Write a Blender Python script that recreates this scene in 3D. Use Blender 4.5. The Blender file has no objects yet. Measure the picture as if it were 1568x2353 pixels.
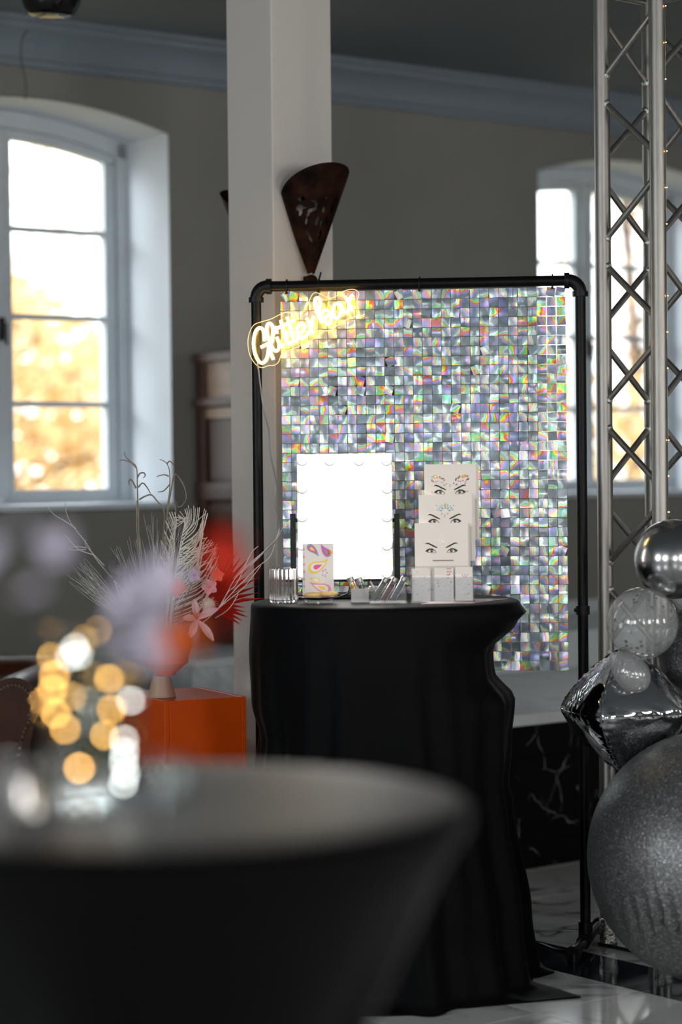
import bpy, bmesh, math, random
from mathutils import Vector, Matrix, noise as mnoise

# ------------------------------------------------------------------ camera, world, lights
sc = bpy.context.scene
COL = sc.collection
RND = random.Random(11)
PI = math.pi
F = 5200.0                       # focal length in photo pixels (1568 x 2353)
CAMZ = 1.535
CAM = Vector((0, 0, CAMZ))
ROT = Matrix.Rotation(PI / 2 - 0.0223, 3, 'X') @ Matrix.Rotation(-0.0105, 3, 'Z')
cam_d = bpy.data.cameras.new('camera')
cam = bpy.data.objects.new('camera', cam_d)
COL.objects.link(cam)
cam.matrix_world = Matrix.Translation(CAM) @ ROT.to_4x4()
cam_d.sensor_fit = 'VERTICAL'
cam_d.sensor_height = 36.0
cam_d.lens = F / 2353.0 * 36.0
cam_d.clip_end = 200
cam_d.dof.use_dof = True
cam_d.dof.focus_distance = 6.92
cam_d.dof.aperture_fstop = 1.3
sc.camera = cam

# wall frame: U runs along the back wall (to the right, away), N points from it into the room
U = Vector((0.783, 0.622, 0)); N = Vector((0.622, -0.783, 0)); Z = Vector((0, 0, 1))
def WP(u, v, z): return U * u + N * (v - 8.22) + Z * z

world = bpy.data.worlds.new('overcast_sky'); sc.world = world
world.use_nodes = True
bg = world.node_tree.nodes['Background']
bg.inputs['Color'].default_value = (0.93, 0.97, 1.0, 1)
bg.inputs['Strength'].default_value = 5.0

def aim(o, d):
    o.rotation_euler = Vector(d).to_track_quat('-Z', 'Y').to_euler()
sun_d = bpy.data.lights.new('sun', 'SUN'); sun_d.energy = 3.2; sun_d.angle = math.radians(20)
sun_d.color = (0.97, 0.98, 1.0)
sun = bpy.data.objects.new('sun', sun_d); COL.objects.link(sun)
aim(sun, U * 0.9 + N * 0.34 - Z * 0.33)

def window_light(name, loc, d, sx, sz, power, color=(1, 0.97, 0.93)):
    l = bpy.data.lights.new(name, 'AREA'); l.shape = 'RECTANGLE'; l.size = sx; l.size_y = sz
    l.energy = power; l.color = color
    o = bpy.data.objects.new(name, l); COL.objects.link(o); o.location = loc; aim(o, d)
    return o
# daylight entering by the windows of the two walls behind and beside the photographer
FRONT_WINDOWS = (-2.0, 1.6, 5.2, 8.8)
SIDE_WINDOWS = (3.4, 6.8)
for k, u in enumerate(FRONT_WINDOWS):
    window_light('window_daylight', WP(u, 11.33, 2.15), -N, 1.15, 1.55, 88)
for k, v in enumerate(SIDE_WINDOWS):
    window_light('window_daylight', WP(-3.73, v, 2.15), U, 1.15, 1.55, 84, (0.93, 0.97, 1.0))

# added spotlight without a fixture, brightens the cards on the glitter bar
spd = bpy.data.lights.new('table_fill_spot', 'SPOT'); spd.energy = 190; spd.spot_size = math.radians(17); spd.spot_blend = 0.8
spd.shadow_soft_size = 0.12; spd.color = (1, 0.95, 0.9)
spo = bpy.data.objects.new('table_fill_spot', spd); COL.objects.link(spo); spo.location = (-0.9, 2.6, 3.2)
aim(spo, Vector((0.14, 6.65, 1.22)) - Vector((-0.9, 2.6, 3.2)))

sc.view_settings.view_transform = 'Standard'
sc.view_settings.look = 'None'
sc.view_settings.gamma = 1.0
sc.view_settings.use_curve_mapping = False
sc.view_settings.exposure = 0.0
cy = sc.cycles
cy.use_denoising = True
cy.max_bounces = 6; cy.diffuse_bounces = 3; cy.glossy_bounces = 3
cy.use_adaptive_sampling = True; cy.adaptive_threshold = 0.06; cy.adaptive_min_samples = 16
cy.transmission_bounces = 6; cy.transparent_max_bounces = 14
cy.caustics_reflective = False; cy.caustics_refractive = False
cy.sample_clamp_indirect = 6.0
cy.blur_glossy = 0.5

# ------------------------------------------------------------------ helpers
def at(px, py, D):
    d = ROT @ Vector(((px - 784.0) / F, -(py - 1176.5) / F, -1.0))
    return CAM + d * (D / d.y)
def lin(c):
    c /= 255.0
    return c / 12.92 if c <= 0.04045 else ((c + 0.055) / 1.055) ** 2.4
def S(r, g, b): return (lin(r), lin(g), lin(b))

MATS = {}
def mat(name, col, rough=0.5, metal=0.0, var=0.08, scale=12.0, bump=0.0, spec=0.5, sheen=0.0,
        emit=0.0, ecol=None, trans=0.0, ior=1.45, alpha=1.0, coat=0.0, stretch=None, sheenr=0.5):
    m = bpy.data.materials.new(name); m.use_nodes = True
    nt = m.node_tree; p = nt.nodes['Principled BSDF']
    def setv(k, v):
        if k in p.inputs: p.inputs[k].default_value = v
    tc = nt.nodes.new('ShaderNodeTexCoord')
    src = tc.outputs['Object']
    if stretch:
        mp = nt.nodes.new('ShaderNodeMapping'); mp.inputs['Scale'].default_value = stretch
        nt.links.new(src, mp.inputs['Vector']); src = mp.outputs['Vector']
    nz = nt.nodes.new('ShaderNodeTexNoise'); nz.inputs['Scale'].default_value = scale
    nz.inputs['Detail'].default_value = 4
    nt.links.new(src, nz.inputs['Vector'])
    rp = nt.nodes.new('ShaderNodeValToRGB')
    rp.color_ramp.elements[0].position = 0.3; rp.color_ramp.elements[1].position = 0.7
    rp.color_ramp.elements[0].color = (*[max(0, c * (1 - var)) for c in col], 1)
    rp.color_ramp.elements[1].color = (*[min(1, c * (1 + var)) for c in col], 1)
    nt.links.new(nz.outputs['Fac'], rp.inputs['Fac'])
    nt.links.new(rp.outputs['Color'], p.inputs['Base Color'])
    if bump:
        b = nt.nodes.new('ShaderNodeBump'); b.inputs['Strength'].default_value = bump
        b.inputs['Distance'].default_value = 0.01
        nt.links.new(nz.outputs['Fac'], b.inputs['Height']); nt.links.new(b.outputs['Normal'], p.inputs['Normal'])
    setv('Roughness', rough); setv('Metallic', metal); setv('Specular IOR Level', spec)
    setv('Sheen Weight', sheen); setv('Sheen Roughness', sheenr); setv('Transmission Weight', trans); setv('IOR', ior)
    setv('Alpha', alpha); setv('Coat Weight', coat)
    if emit:
        setv('Emission Color', (*(ecol or col), 1)); setv('Emission Strength', emit)
    MATS[name] = m
    return m

def clear_mat(name, tint=(1, 1, 1), gloss=0.12, rough=0.03, haze=0.0, hazecol=(0.9, 0.9, 0.9)):
    """thin clear plastic or glass: mostly see-through, with a fresnel gloss and a little haze"""
    m = bpy.data.materials.new(name); m.use_nodes = True
    nt = m.node_tree; nt.nodes.clear()
    out = nt.nodes.new('ShaderNodeOutputMaterial')
    tr = nt.nodes.new('ShaderNodeBsdfTransparent'); tr.inputs['Color'].default_value = (*tint, 1)
    gl = nt.nodes.new('ShaderNodeBsdfGlossy'); gl.inputs['Roughness'].default_value = rough
    df = nt.nodes.new('ShaderNodeBsdfDiffuse'); df.inputs['Color'].default_value = (*hazecol, 1)
    # Schlick term from the angle between surface and ray, the same on both sides of a thin sheet
    geo = nt.nodes.new('ShaderNodeNewGeometry')
    dt = nt.nodes.new('ShaderNodeVectorMath'); dt.operation = 'DOT_PRODUCT'
    nt.links.new(geo.outputs['Normal'], dt.inputs[0]); nt.links.new(geo.outputs['Incoming'], dt.inputs[1])
    ab = nt.nodes.new('ShaderNodeMath'); ab.operation = 'ABSOLUTE'; nt.links.new(dt.outputs['Value'], ab.inputs[0])
    om = nt.nodes.new('ShaderNodeMath'); om.operation = 'SUBTRACT'; om.inputs[0].default_value = 1.0; nt.links.new(ab.outputs[0], om.inputs[1])
    fr = nt.nodes.new('ShaderNodeMath'); fr.operation = 'POWER'; fr.inputs[1].default_value = 5.0; nt.links.new(om.outputs[0], fr.inputs[0])
    ad = nt.nodes.new('ShaderNodeMath'); ad.operation = 'ADD'; ad.use_clamp = True
    ad.inputs[1].default_value = gloss + 0.03
    nt.links.new(fr.outputs[0], ad.inputs[0])
    m1 = nt.nodes.new('ShaderNodeMixShader'); m1.inputs[0].default_value = haze
    nt.links.new(tr.outputs[0], m1.inputs[1]); nt.links.new(df.outputs[0], m1.inputs[2])
    m2 = nt.nodes.new('ShaderNodeMixShader')
    nt.links.new(ad.outputs[0], m2.inputs[0]); nt.links.new(m1.outputs[0], m2.inputs[1]); nt.links.new(gl.outputs[0], m2.inputs[2])
    nt.links.new(m2.outputs[0], out.inputs[0])
    MATS[name] = m
    return m

# geometry: every maker returns (verts, faces)
def join(*gs):
    V, Fc = [], []
    for v, f in gs:
        o = len(V); V += [Vector(x) for x in v]; Fc += [tuple(i + o for i in q) for q in f]
    return V, Fc
def xf(g, M):
    return [M @ Vector(v) for v in g[0]], g[1]
def move(g, d): return [Vector(v) + Vector(d) for v in g[0]], g[1]
def box(c, sx, sy, sz, ax=(1, 0, 0), ay=(0, 1, 0), az=(0, 0, 1)):
    c, ax, ay, az = Vector(c), Vector(ax), Vector(ay), Vector(az)
    V = [c + ax * (i * sx / 2) + ay * (j * sy / 2) + az * (k * sz / 2) for i in (-1, 1) for j in (-1, 1) for k in (-1, 1)]
    return V, [(0, 1, 3, 2), (4, 6, 7, 5), (0, 4, 5, 1), (2, 3, 7, 6), (0, 2, 6, 4), (1, 5, 7, 3)]
def wbox(u0, u1, v0, v1, z0, z1):
    return box(WP((u0 + u1) / 2, (v0 + v1) / 2, (z0 + z1) / 2), u1 - u0, v1 - v0, z1 - z0, U, N, Z)
def tube(pts, r, n=8, cap=True, closed=False):
    P = [Vector(p) for p in pts]; m = len(P)
    rs = r if isinstance(r, (list, tuple)) else [r] * m
    V, Fc = [], []
    nrm = None
    for i in range(m):
        if closed: t = P[(i + 1) % m] - P[i - 1]
        else: t = P[min(i + 1, m - 1)] - P[max(i - 1, 0)]
        t = t.normalized() if t.length > 1e-9 else Vector((0, 0, 1))
        if nrm is None:
            nrm = t.orthogonal().normalized()
        else:
            nrm = (nrm - t * nrm.dot(t))
            nrm = nrm.normalized() if nrm.length > 1e-6 else t.orthogonal().normalized()
        b = t.cross(nrm)
        for k in range(n):
            a = 2 * PI * k / n
            V.append(P[i] + (nrm * math.cos(a) + b * math.sin(a)) * rs[i])
    L = m if closed else m - 1
    for i in range(L):
        j = (i + 1) % m
        for k in range(n):
            Fc.append((i * n + k, i * n + (k + 1) % n, j * n + (k + 1) % n, j * n + k))
    if cap and not closed:
        Fc.append(tuple(range(n))[::-1]); Fc.append(tuple((m - 1) * n + k for k in range(n)))
    return V, Fc
def lathe(prof, n=32, c=(0, 0, 0), M=None):
    V, Fc = [], []
    c = Vector(c)
    for r, z in prof:
        for k in range(n):
            a = 2 * PI * k / n
            p = Vector((r * math.cos(a), r * math.sin(a), z))
            V.append(c + (M @ p if M else p))
    m = len(prof)
    for i in range(m - 1):
        for k in range(n):
            Fc.append((i * n + k, i * n + (k + 1) % n, (i + 1) * n + (k + 1) % n, (i + 1) * n + k))
    if prof[0][0] > 1e-5: Fc.append(tuple(range(n))[::-1])
    if prof[-1][0] > 1e-5: Fc.append(tuple((m - 1) * n + k for k in range(n)))
    return V, Fc
def ball(c, r, n=16, m=10, sq=(1, 1, 1)):
    V, Fc = [], []
    c = Vector(c)
    for i in range(m + 1):
        a = PI * i / m
        for k in range(n):
            b = 2 * PI * k / n
            V.append(c + Vector((r * sq[0] * math.sin(a) * math.cos(b), r * sq[1] * math.sin(a) * math.sin(b), r * sq[2] * math.cos(a))))
    for i in range(m):
        for k in range(n):
            Fc.append((i * n + k, (i + 1) * n + k, (i + 1) * n + (k + 1) % n, i * n + (k + 1) % n))
    return V, Fc
def prism(poly, d):
    """poly: list of 3D points (planar), d: extrusion vector"""
    P = [Vector(p) for p in poly]; n = len(P); d = Vector(d)
    V = P + [p + d for p in P]
    Fc = [tuple(range(n)), tuple(range(2 * n - 1, n - 1, -1))]
    Fc += [(i, (i + 1) % n + 0, (i + 1) % n + n, i + n)[::-1] for i in range(n)]
    return V, Fc
def spline(pts, k=6, closed=False):
    P = [Vector(p) for p in pts]; n = len(P); out = []
    if n < 3: return P
    for i in range(n if closed else n - 1):
        p0 = P[i - 1] if (closed or i > 0) else P[0]
        p1 = P[i]; p2 = P[(i + 1) % n] if closed else P[i + 1]
        p3 = P[(i + 2) % n] if closed else P[min(i + 2, n - 1)]
        for j in range(k):
            t = j / k
            out.append(0.5 * ((2 * p1) + (p2 - p0) * t + (2 * p0 - 5 * p1 + 4 * p2 - p3) * t * t + (3 * p1 - p0 - 3 * p2 + p3) * t ** 3))
    if not closed: out.append(P[-1])
    return out

def wloc(o):
    v = Vector((0, 0, 0))
    while o is not None:
        v += o.location; o = o.parent
    return v
def root(name, loc, label=None, cat=None, group=None, kind=None):
    o = bpy.data.objects.new(name, None); COL.objects.link(o); o.location = loc
    o.empty_display_size = 0.05
    tag(o, label, cat, group, kind)
    return o
def tag(o, label=None, cat=None, group=None, kind=None):
    if label: o['label'] = label
    if cat: o['category'] = cat
    if group: o['group'] = group
    if kind: o['kind'] = kind
    return o
def obj(name, g, m, parent=None, smooth=True, bev=0.0, origin=None, label=None, cat=None, group=None, kind=None, ang=35):
    V = [Vector(v) for v in g[0]]
    if parent is not None: off = wloc(parent)
    elif origin is not None: off = Vector(origin)
    else:
        off = sum(V, Vector()) / len(V); off.z = min(v.z for v in V)
    me = bpy.data.meshes.new(name)
    me.from_pydata([v - off for v in V], [], g[1])
    me.validate(); me.update()
    bm = bmesh.new(); bm.from_mesh(me); bmesh.ops.recalc_face_normals(bm, faces=bm.faces); bm.to_mesh(me); bm.free()
    mm = m if not isinstance(m, str) else MATS[m]
    me.materials.append(mm)
    if smooth:
        me.shade_smooth(); me.set_sharp_from_angle(angle=math.radians(ang))
    o = bpy.data.objects.new(name, me); COL.objects.link(o)
    if parent is not None: o.parent = parent
    else: o.location = off
    if bev:
        b = o.modifiers.new('bevel', 'BEVEL'); b.width = bev; b.segments = 2; b.limit_method = 'ANGLE'
    return tag(o, label, cat, group, kind)
def share(name, src, parent, loc_world, rot=None):
    o = bpy.data.objects.new(name, src.data); COL.objects.link(o)
    o.parent = parent; o.location = Vector(loc_world) - (wloc(parent) if parent else Vector())
    if rot is not None: o.rotation_euler = rot
    return o

# ------------------------------------------------------------------ materials
def marble(name, base, vein, scale=2.5, width=0.035, rough=0.1, spec=0.5, strength=0.7):
    m = bpy.data.materials.new(name); m.use_nodes = True
    nt = m.node_tree; p = nt.nodes['Principled BSDF']
    tc = nt.nodes.new('ShaderNodeTexCoord')
    oi = nt.nodes.new('ShaderNodeObjectInfo')
    ad = nt.nodes.new('ShaderNodeVectorMath'); ad.operation = 'MULTIPLY_ADD'
    ad.inputs[1].default_value = (1, 1, 1)
    mu = nt.nodes.new('ShaderNodeVectorMath'); mu.operation = 'SCALE'
    mu.inputs['Scale'].default_value = 37.0
    nt.links.new(oi.outputs['Random'], mu.inputs[0])
    nt.links.new(tc.outputs['Object'], ad.inputs[0]); nt.links.new(mu.outputs[0], ad.inputs[2])
    def veins(sc_, w, detail, dist):
        nz = nt.nodes.new('ShaderNodeTexNoise'); nz.inputs['Scale'].default_value = sc_
        nz.inputs['Detail'].default_value = detail; nz.inputs['Distortion'].default_value = dist
        nt.links.new(ad.outputs[0], nz.inputs['Vector'])
        s = nt.nodes.new('ShaderNodeMath'); s.operation = 'SUBTRACT'; s.inputs[1].default_value = 0.5
        a = nt.nodes.new('ShaderNodeMath'); a.operation = 'ABSOLUTE'
        r = nt.nodes.new('ShaderNodeMapRange'); r.inputs['From Min'].default_value = 0.0
        r.inputs['From Max'].default_value = w; r.inputs['To Min'].default_value = 1.0; r.inputs['To Max'].default_value = 0.0
        nt.links.new(nz.outputs['Fac'], s.inputs[0]); nt.links.new(s.outputs[0], a.inputs[0]); nt.links.new(a.outputs[0], r.inputs['Value'])
        return r.outputs[0]
    v1 = veins(scale, width, 3, 1.2); 
    nz2 = nt.nodes.new('ShaderNodeTexNoise'); nz2.inputs['Scale'].default_value = scale * 1.3; nz2.inputs['Detail'].default_value = 5
    nt.links.new(ad.outputs[0], nz2.inputs['Vector'])
    r2 = nt.nodes.new('ShaderNodeMapRange'); r2.inputs['From Min'].default_value = 0.45; r2.inputs['From Max'].default_value = 0.65
    nt.links.new(nz2.outputs['Fac'], r2.inputs['Value'])
    f = nt.nodes.new('ShaderNodeMath'); f.operation = 'MULTIPLY'
    nt.links.new(v1, f.inputs[0]); nt.links.new(r2.outputs[0], f.inputs[1])
    g = nt.nodes.new('ShaderNodeMath'); g.operation = 'MULTIPLY'; g.inputs[1].default_value = strength
    nt.links.new(f.outputs[0], g.inputs[0])
    mx = nt.nodes.new('ShaderNodeMix'); mx.data_type = 'RGBA'
    mx.inputs['A'].default_value = (*base, 1); mx.inputs['B'].default_value = (*vein, 1)
    nt.links.new(g.outputs[0], mx.inputs['Factor'])
    nt.links.new(mx.outputs['Result'], p.inputs['Base Color'])
    p.inputs['Roughness'].default_value = rough; p.inputs['Specular IOR Level'].default_value = spec
    MATS[name] = m
    return m

def cracked(name, base, vein, rough, spec):
    """black marble with thin branching white veins"""
    m = bpy.data.materials.new(name); m.use_nodes = True
    nt = m.node_tree; p = nt.nodes['Principled BSDF']; L = nt.links.new
    tc = nt.nodes.new('ShaderNodeTexCoord')
    nz = nt.nodes.new('ShaderNodeTexNoise'); nz.inputs['Scale'].default_value = 5.0; nz.inputs['Detail'].default_value = 4
    L(tc.outputs['Object'], nz.inputs['Vector'])
    mx0 = nt.nodes.new('ShaderNodeVectorMath'); mx0.operation = 'MULTIPLY_ADD'; mx0.inputs[1].default_value = (0.16, 0.16, 0.16)
    L(nz.outputs['Color'], mx0.inputs[0]); L(tc.outputs['Object'], mx0.inputs[2])
    fac = None
    for sc_, w, lo in ((3.0, 0.006, 0.50), (6.0, 0.006, 0.55)):
        v = nt.nodes.new('ShaderNodeTexVoronoi'); v.feature = 'DISTANCE_TO_EDGE'; v.inputs['Scale'].default_value = sc_
        L(mx0.outputs[0], v.inputs['Vector'])
        r = nt.nodes.new('ShaderNodeMapRange'); r.inputs['From Max'].default_value = w * sc_ * 0.3; r.inputs['To Min'].default_value = 1; r.inputs['To Max'].default_value = 0
        L(v.outputs['Distance'], r.inputs['Value'])
        n2 = nt.nodes.new('ShaderNodeTexNoise'); n2.inputs['Scale'].default_value = sc_ * 1.7; n2.inputs['Detail'].default_value = 2
        L(tc.outputs['Object'], n2.inputs['Vector'])
        r2 = nt.nodes.new('ShaderNodeMapRange'); r2.inputs['From Min'].default_value = lo; r2.inputs['From Max'].default_value = lo + 0.18
        L(n2.outputs['Fac'], r2.inputs['Value'])
        q = nt.nodes.new('ShaderNodeMath'); q.operation = 'MULTIPLY'; L(r.outputs[0], q.inputs[0]); L(r2.outputs[0], q.inputs[1])
        if fac is None: fac = q.outputs[0]
        else:
            mm_ = nt.nodes.new('ShaderNodeMath'); mm_.operation = 'MAXIMUM'; L(fac, mm_.inputs[0]); L(q.outputs[0], mm_.inputs[1]); fac = mm_.outputs[0]
    mx = nt.nodes.new('ShaderNodeMix'); mx.data_type = 'RGBA'
    mx.inputs['A'].default_value = (*base, 1); mx.inputs['B'].default_value = (*vein, 1)
    L(fac, mx.inputs['Factor']); L(mx.outputs['Result'], p.inputs['Base Color'])
    p.inputs['Roughness'].default_value = rough; p.inputs['Specular IOR Level'].default_value = spec
    MATS[name] = m

mat('wall_paint', S(129, 128, 123), 0.85, var=0.04, scale=3, bump=0.04)
mat('white_plaster', S(196, 202, 210), 0.8, var=0.03, scale=4, bump=0.05)
mat('pillar_paint', S(214, 208, 202), 0.75, var=0.02, scale=3, bump=0.03)
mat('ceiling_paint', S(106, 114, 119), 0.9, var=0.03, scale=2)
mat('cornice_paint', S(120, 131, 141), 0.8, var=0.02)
mat('window_paint', S(196, 204, 210), 0.45, var=0.03, scale=8)
clear_mat('window_glass', (0.97, 0.99, 0.99), 0.02, 0.02)
marble('white_marble', S(224, 226, 224), S(84, 88, 92), 3.0, 0.07, 0.10, strength=1.0)
marble('step_marble', S(206, 211, 214), S(110, 115, 120), 2.0, 0.06, 0.2)
cracked('black_marble', (0.0025, 0.0025, 0.003), S(190, 190, 190), 0.2, 0.12)
marble('blue_black_marble', (0.007, 0.013, 0.027), S(100, 112, 130), 3.0, 0.01, 0.07, strength=0.5)
mat('grout', S(60, 60, 60), 0.9)
mat('dark_baseboard', S(60, 58, 56), 0.5)
mat('black_pipe', (0.004, 0.004, 0.0045), 0.38, var=0.2, scale=40, spec=0.22)
mat('black_plastic', (0.006, 0.006, 0.007), 0.4, var=0.2, spec=0.3)
mat('black_cloth', (0.0022, 0.0024, 0.003), 0.6, var=0.15, scale=60, spec=0.07, sheen=0.05, sheenr=0.3)
mat('stretch_cloth', (0.0015, 0.0015, 0.0015), 0.45, var=0.1, scale=60, spec=0.1, sheen=0.13, sheenr=0.25)
mat('aluminium', S(166, 163, 158), 0.44, 1.0, var=0.14, scale=9, bump=0.05, stretch=(6, 6, 0.7))
mat('weld_metal', S(200, 198, 194), 0.3, 1.0, var=0.25, scale=120, bump=0.5)
mat('steel_plate', S(60, 60, 62), 0.45, 0.8)
mat('rusty_iron', S(38, 19, 9), 0.75, 0.0, var=0.95, scale=16, bump=0.25, spec=0.12)
mat('orange_lacquer', S(226, 84, 6), 0.35, var=0.06, scale=5)
mat('orange_ceramic', S(238, 98, 26), 0.4, var=0.06)
mat('beige_ceramic', S(196, 164, 142), 0.45, var=0.05)
mat('brown_leather', S(66, 34, 16), 0.33, var=0.35, scale=9, bump=0.15, spec=0.25)
mat('brass_stud', S(150, 140, 120), 0.3, 1.0)
mat('dark_wood', S(54, 31, 16), 0.42, var=0.45, scale=5, stretch=(14, 14, 1.2))
mat('sunlit_wood_panel', S(112, 86, 64), 0.35, var=0.25, scale=4, stretch=(3, 3, 14))  # paler tone puts the sunlight on the cabinet side into the colour
mat('black_glass', (0.004, 0.004, 0.004), 0.06, spec=0.6)
mat('cable_grey', S(70, 70, 70), 0.6)
mat('clear_cable', S(190, 190, 195), 0.2, trans=0.5)
mat('chrome_foil', S(225, 225, 228), 0.04, 1.0, var=0.01)
mat('chrome_latex', S(198, 198, 200), 0.2, 1.0, var=0.03)
clear_mat('clear_latex', (0.95, 0.96, 0.96), 0.04, 0.08, 0.24, (0.74, 0.76, 0.76))
clear_mat('acrylic', (0.96, 0.97, 0.97), 0.05, 0.04, 0.05, (0.95, 0.93, 0.92))
clear_mat('acrylic_sign', (0.98, 0.98, 0.96), 0.01, 0.04, 0.01)
clear_mat('frosted_acrylic', (0.95, 0.95, 0.96), 0.06, 0.1, 0.4, (0.85, 0.85, 0.86))
mat('clear_glass', (1, 1, 1), 0.0, trans=1.0, ior=1.45, var=0.0)
mat('white_card', S(238, 230, 222), 0.45, var=0.01)
mat('silver_cap', S(170, 168, 160), 0.35, 0.9, var=0.1, scale=90)
mat('ivory_dried', S(238, 231, 218), 0.75, var=0.08, scale=30)
mat('grey_twig', S(150, 138, 122), 0.7, var=0.35, scale=25)
mat('silver_grass', S(196, 194, 192), 0.6, var=0.12, scale=30)
mat('seed_pod', S(150, 150, 154), 0.4, 0.4, var=0.2, scale=30)
mat('red_palm', S(176, 30, 18), 0.55, var=0.2, scale=10)
mat('pink_petal', S(226, 160, 168), 0.6, var=0.12, scale=30)
mat('lilac_petal', S(206, 180, 214), 0.6, var=0.1, scale=30)
mat('pale_lilac_petal', S(216, 208, 228), 0.6, var=0.08, scale=20)
mat('blush_petal', S(228, 196, 204), 0.55, var=0.1, scale=40)
mat('coral_petal', S(240, 110, 90), 0.55, var=0.1)
mat('orange_petal', S(244, 120, 40), 0.5, var=0.15)
mat('scarlet_petal', S(226, 44, 10), 0.5, var=0.12)
mat('green_stem', S(104, 112, 92), 0.7, var=0.2)
mat('tree_bark', S(78, 62, 50), 0.9, var=0.3)

def leaf_mat(name, c1, c2):
    m = bpy.data.materials.new(name); m.use_nodes = True
    nt = m.node_tree; nt.nodes.clear()
    out = nt.nodes.new('ShaderNodeOutputMaterial')
    tc = nt.nodes.new('ShaderNodeTexCoord')
    nz = nt.nodes.new('ShaderNodeTexNoise'); nz.inputs['Scale'].default_value = 1.6
    nt.links.new(tc.outputs['Object'], nz.inputs['Vector'])
    rp = nt.nodes.new('ShaderNodeValToRGB')
    rp.color_ramp.elements[0].position = 0.38; rp.color_ramp.elements[0].color = (*c1, 1)
    rp.color_ramp.elements[1].position = 0.62; rp.color_ramp.elements[1].color = (*c2, 1)
    nt.links.new(nz.outputs['Fac'], rp.inputs['Fac'])
    d = nt.nodes.new('ShaderNodeBsdfDiffuse'); t = nt.nodes.new('ShaderNodeBsdfTranslucent')
    nt.links.new(rp.outputs[0], d.inputs[0]); nt.links.new(rp.outputs[0], t.inputs[0])
    mx = nt.nodes.new('ShaderNodeMixShader'); mx.inputs[0].default_value = 0.5
    nt.links.new(d.outputs[0], mx.inputs[1]); nt.links.new(t.outputs[0], mx.inputs[2])
    nt.links.new(mx.outputs[0], out.inputs[0])
    MATS[name] = m
leaf_mat('gold_leaves', S(196, 160, 108), S(244, 222, 180))
leaf_mat('rust_leaves', S(200, 166, 136), S(232, 212, 194))

def glitter(name, lo, hi, scale=420.0):
    m = bpy.data.materials.new(name); m.use_nodes = True
    nt = m.node_tree; p = nt.nodes['Principled BSDF']
    tc = nt.nodes.new('ShaderNodeTexCoord')
    v = nt.nodes.new('ShaderNodeTexVoronoi'); v.inputs['Scale'].default_value = scale
    nt.links.new(tc.outputs['Object'], v.inputs['Vector'])
    nz = nt.nodes.new('ShaderNodeTexNoise'); nz.inputs['Scale'].default_value = scale * 0.22
    nz.inputs['Detail'].default_value = 2
    nt.links.new(tc.outputs['Object'], nz.inputs['Vector'])
    sp = nt.nodes.new('ShaderNodeSeparateColor'); nt.links.new(v.outputs['Color'], sp.inputs[0])
    mul = nt.nodes.new('ShaderNodeMath'); mul.operation = 'MULTIPLY'
    nt.links.new(sp.outputs[0], mul.inputs[0]); nt.links.new(nz.outputs['Fac'], mul.inputs[1])
    rp = nt.nodes.new('ShaderNodeValToRGB')
    rp.color_ramp.elements[0].position = 0.05; rp.color_ramp.elements[0].color = (*lo, 1)
    rp.color_ramp.elements[1].position = 0.66; rp.color_ramp.elements[1].color = (*hi, 1)
    e3 = rp.color_ramp.elements.new(0.45); e3.color = (*[a * 0.75 + b * 0.25 for a, b in zip(lo, hi)], 1)
    nt.links.new(mul.outputs[0], rp.inputs['Fac']); nt.links.new(rp.outputs[0], p.inputs['Base Color'])
    b = nt.nodes.new('ShaderNodeBump'); b.inputs['Strength'].default_value = 0.55; b.inputs['Distance'].default_value = 0.004
    nt.links.new(mul.outputs[0], b.inputs['Height']); nt.links.new(b.outputs[0], p.inputs['Normal'])
    p.inputs['Metallic'].default_value = 0.75; p.inputs['Roughness'].default_value = 0.42
    MATS[name] = m
glitter('glitter_latex', S(88, 91, 93), S(255, 255, 255), 560)
glitter('dark_glitter_latex', S(44, 46, 50), S(200, 202, 206), 620)
glitter('fine_glitter', S(120, 120, 120), S(255, 255, 255), 900)

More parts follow.
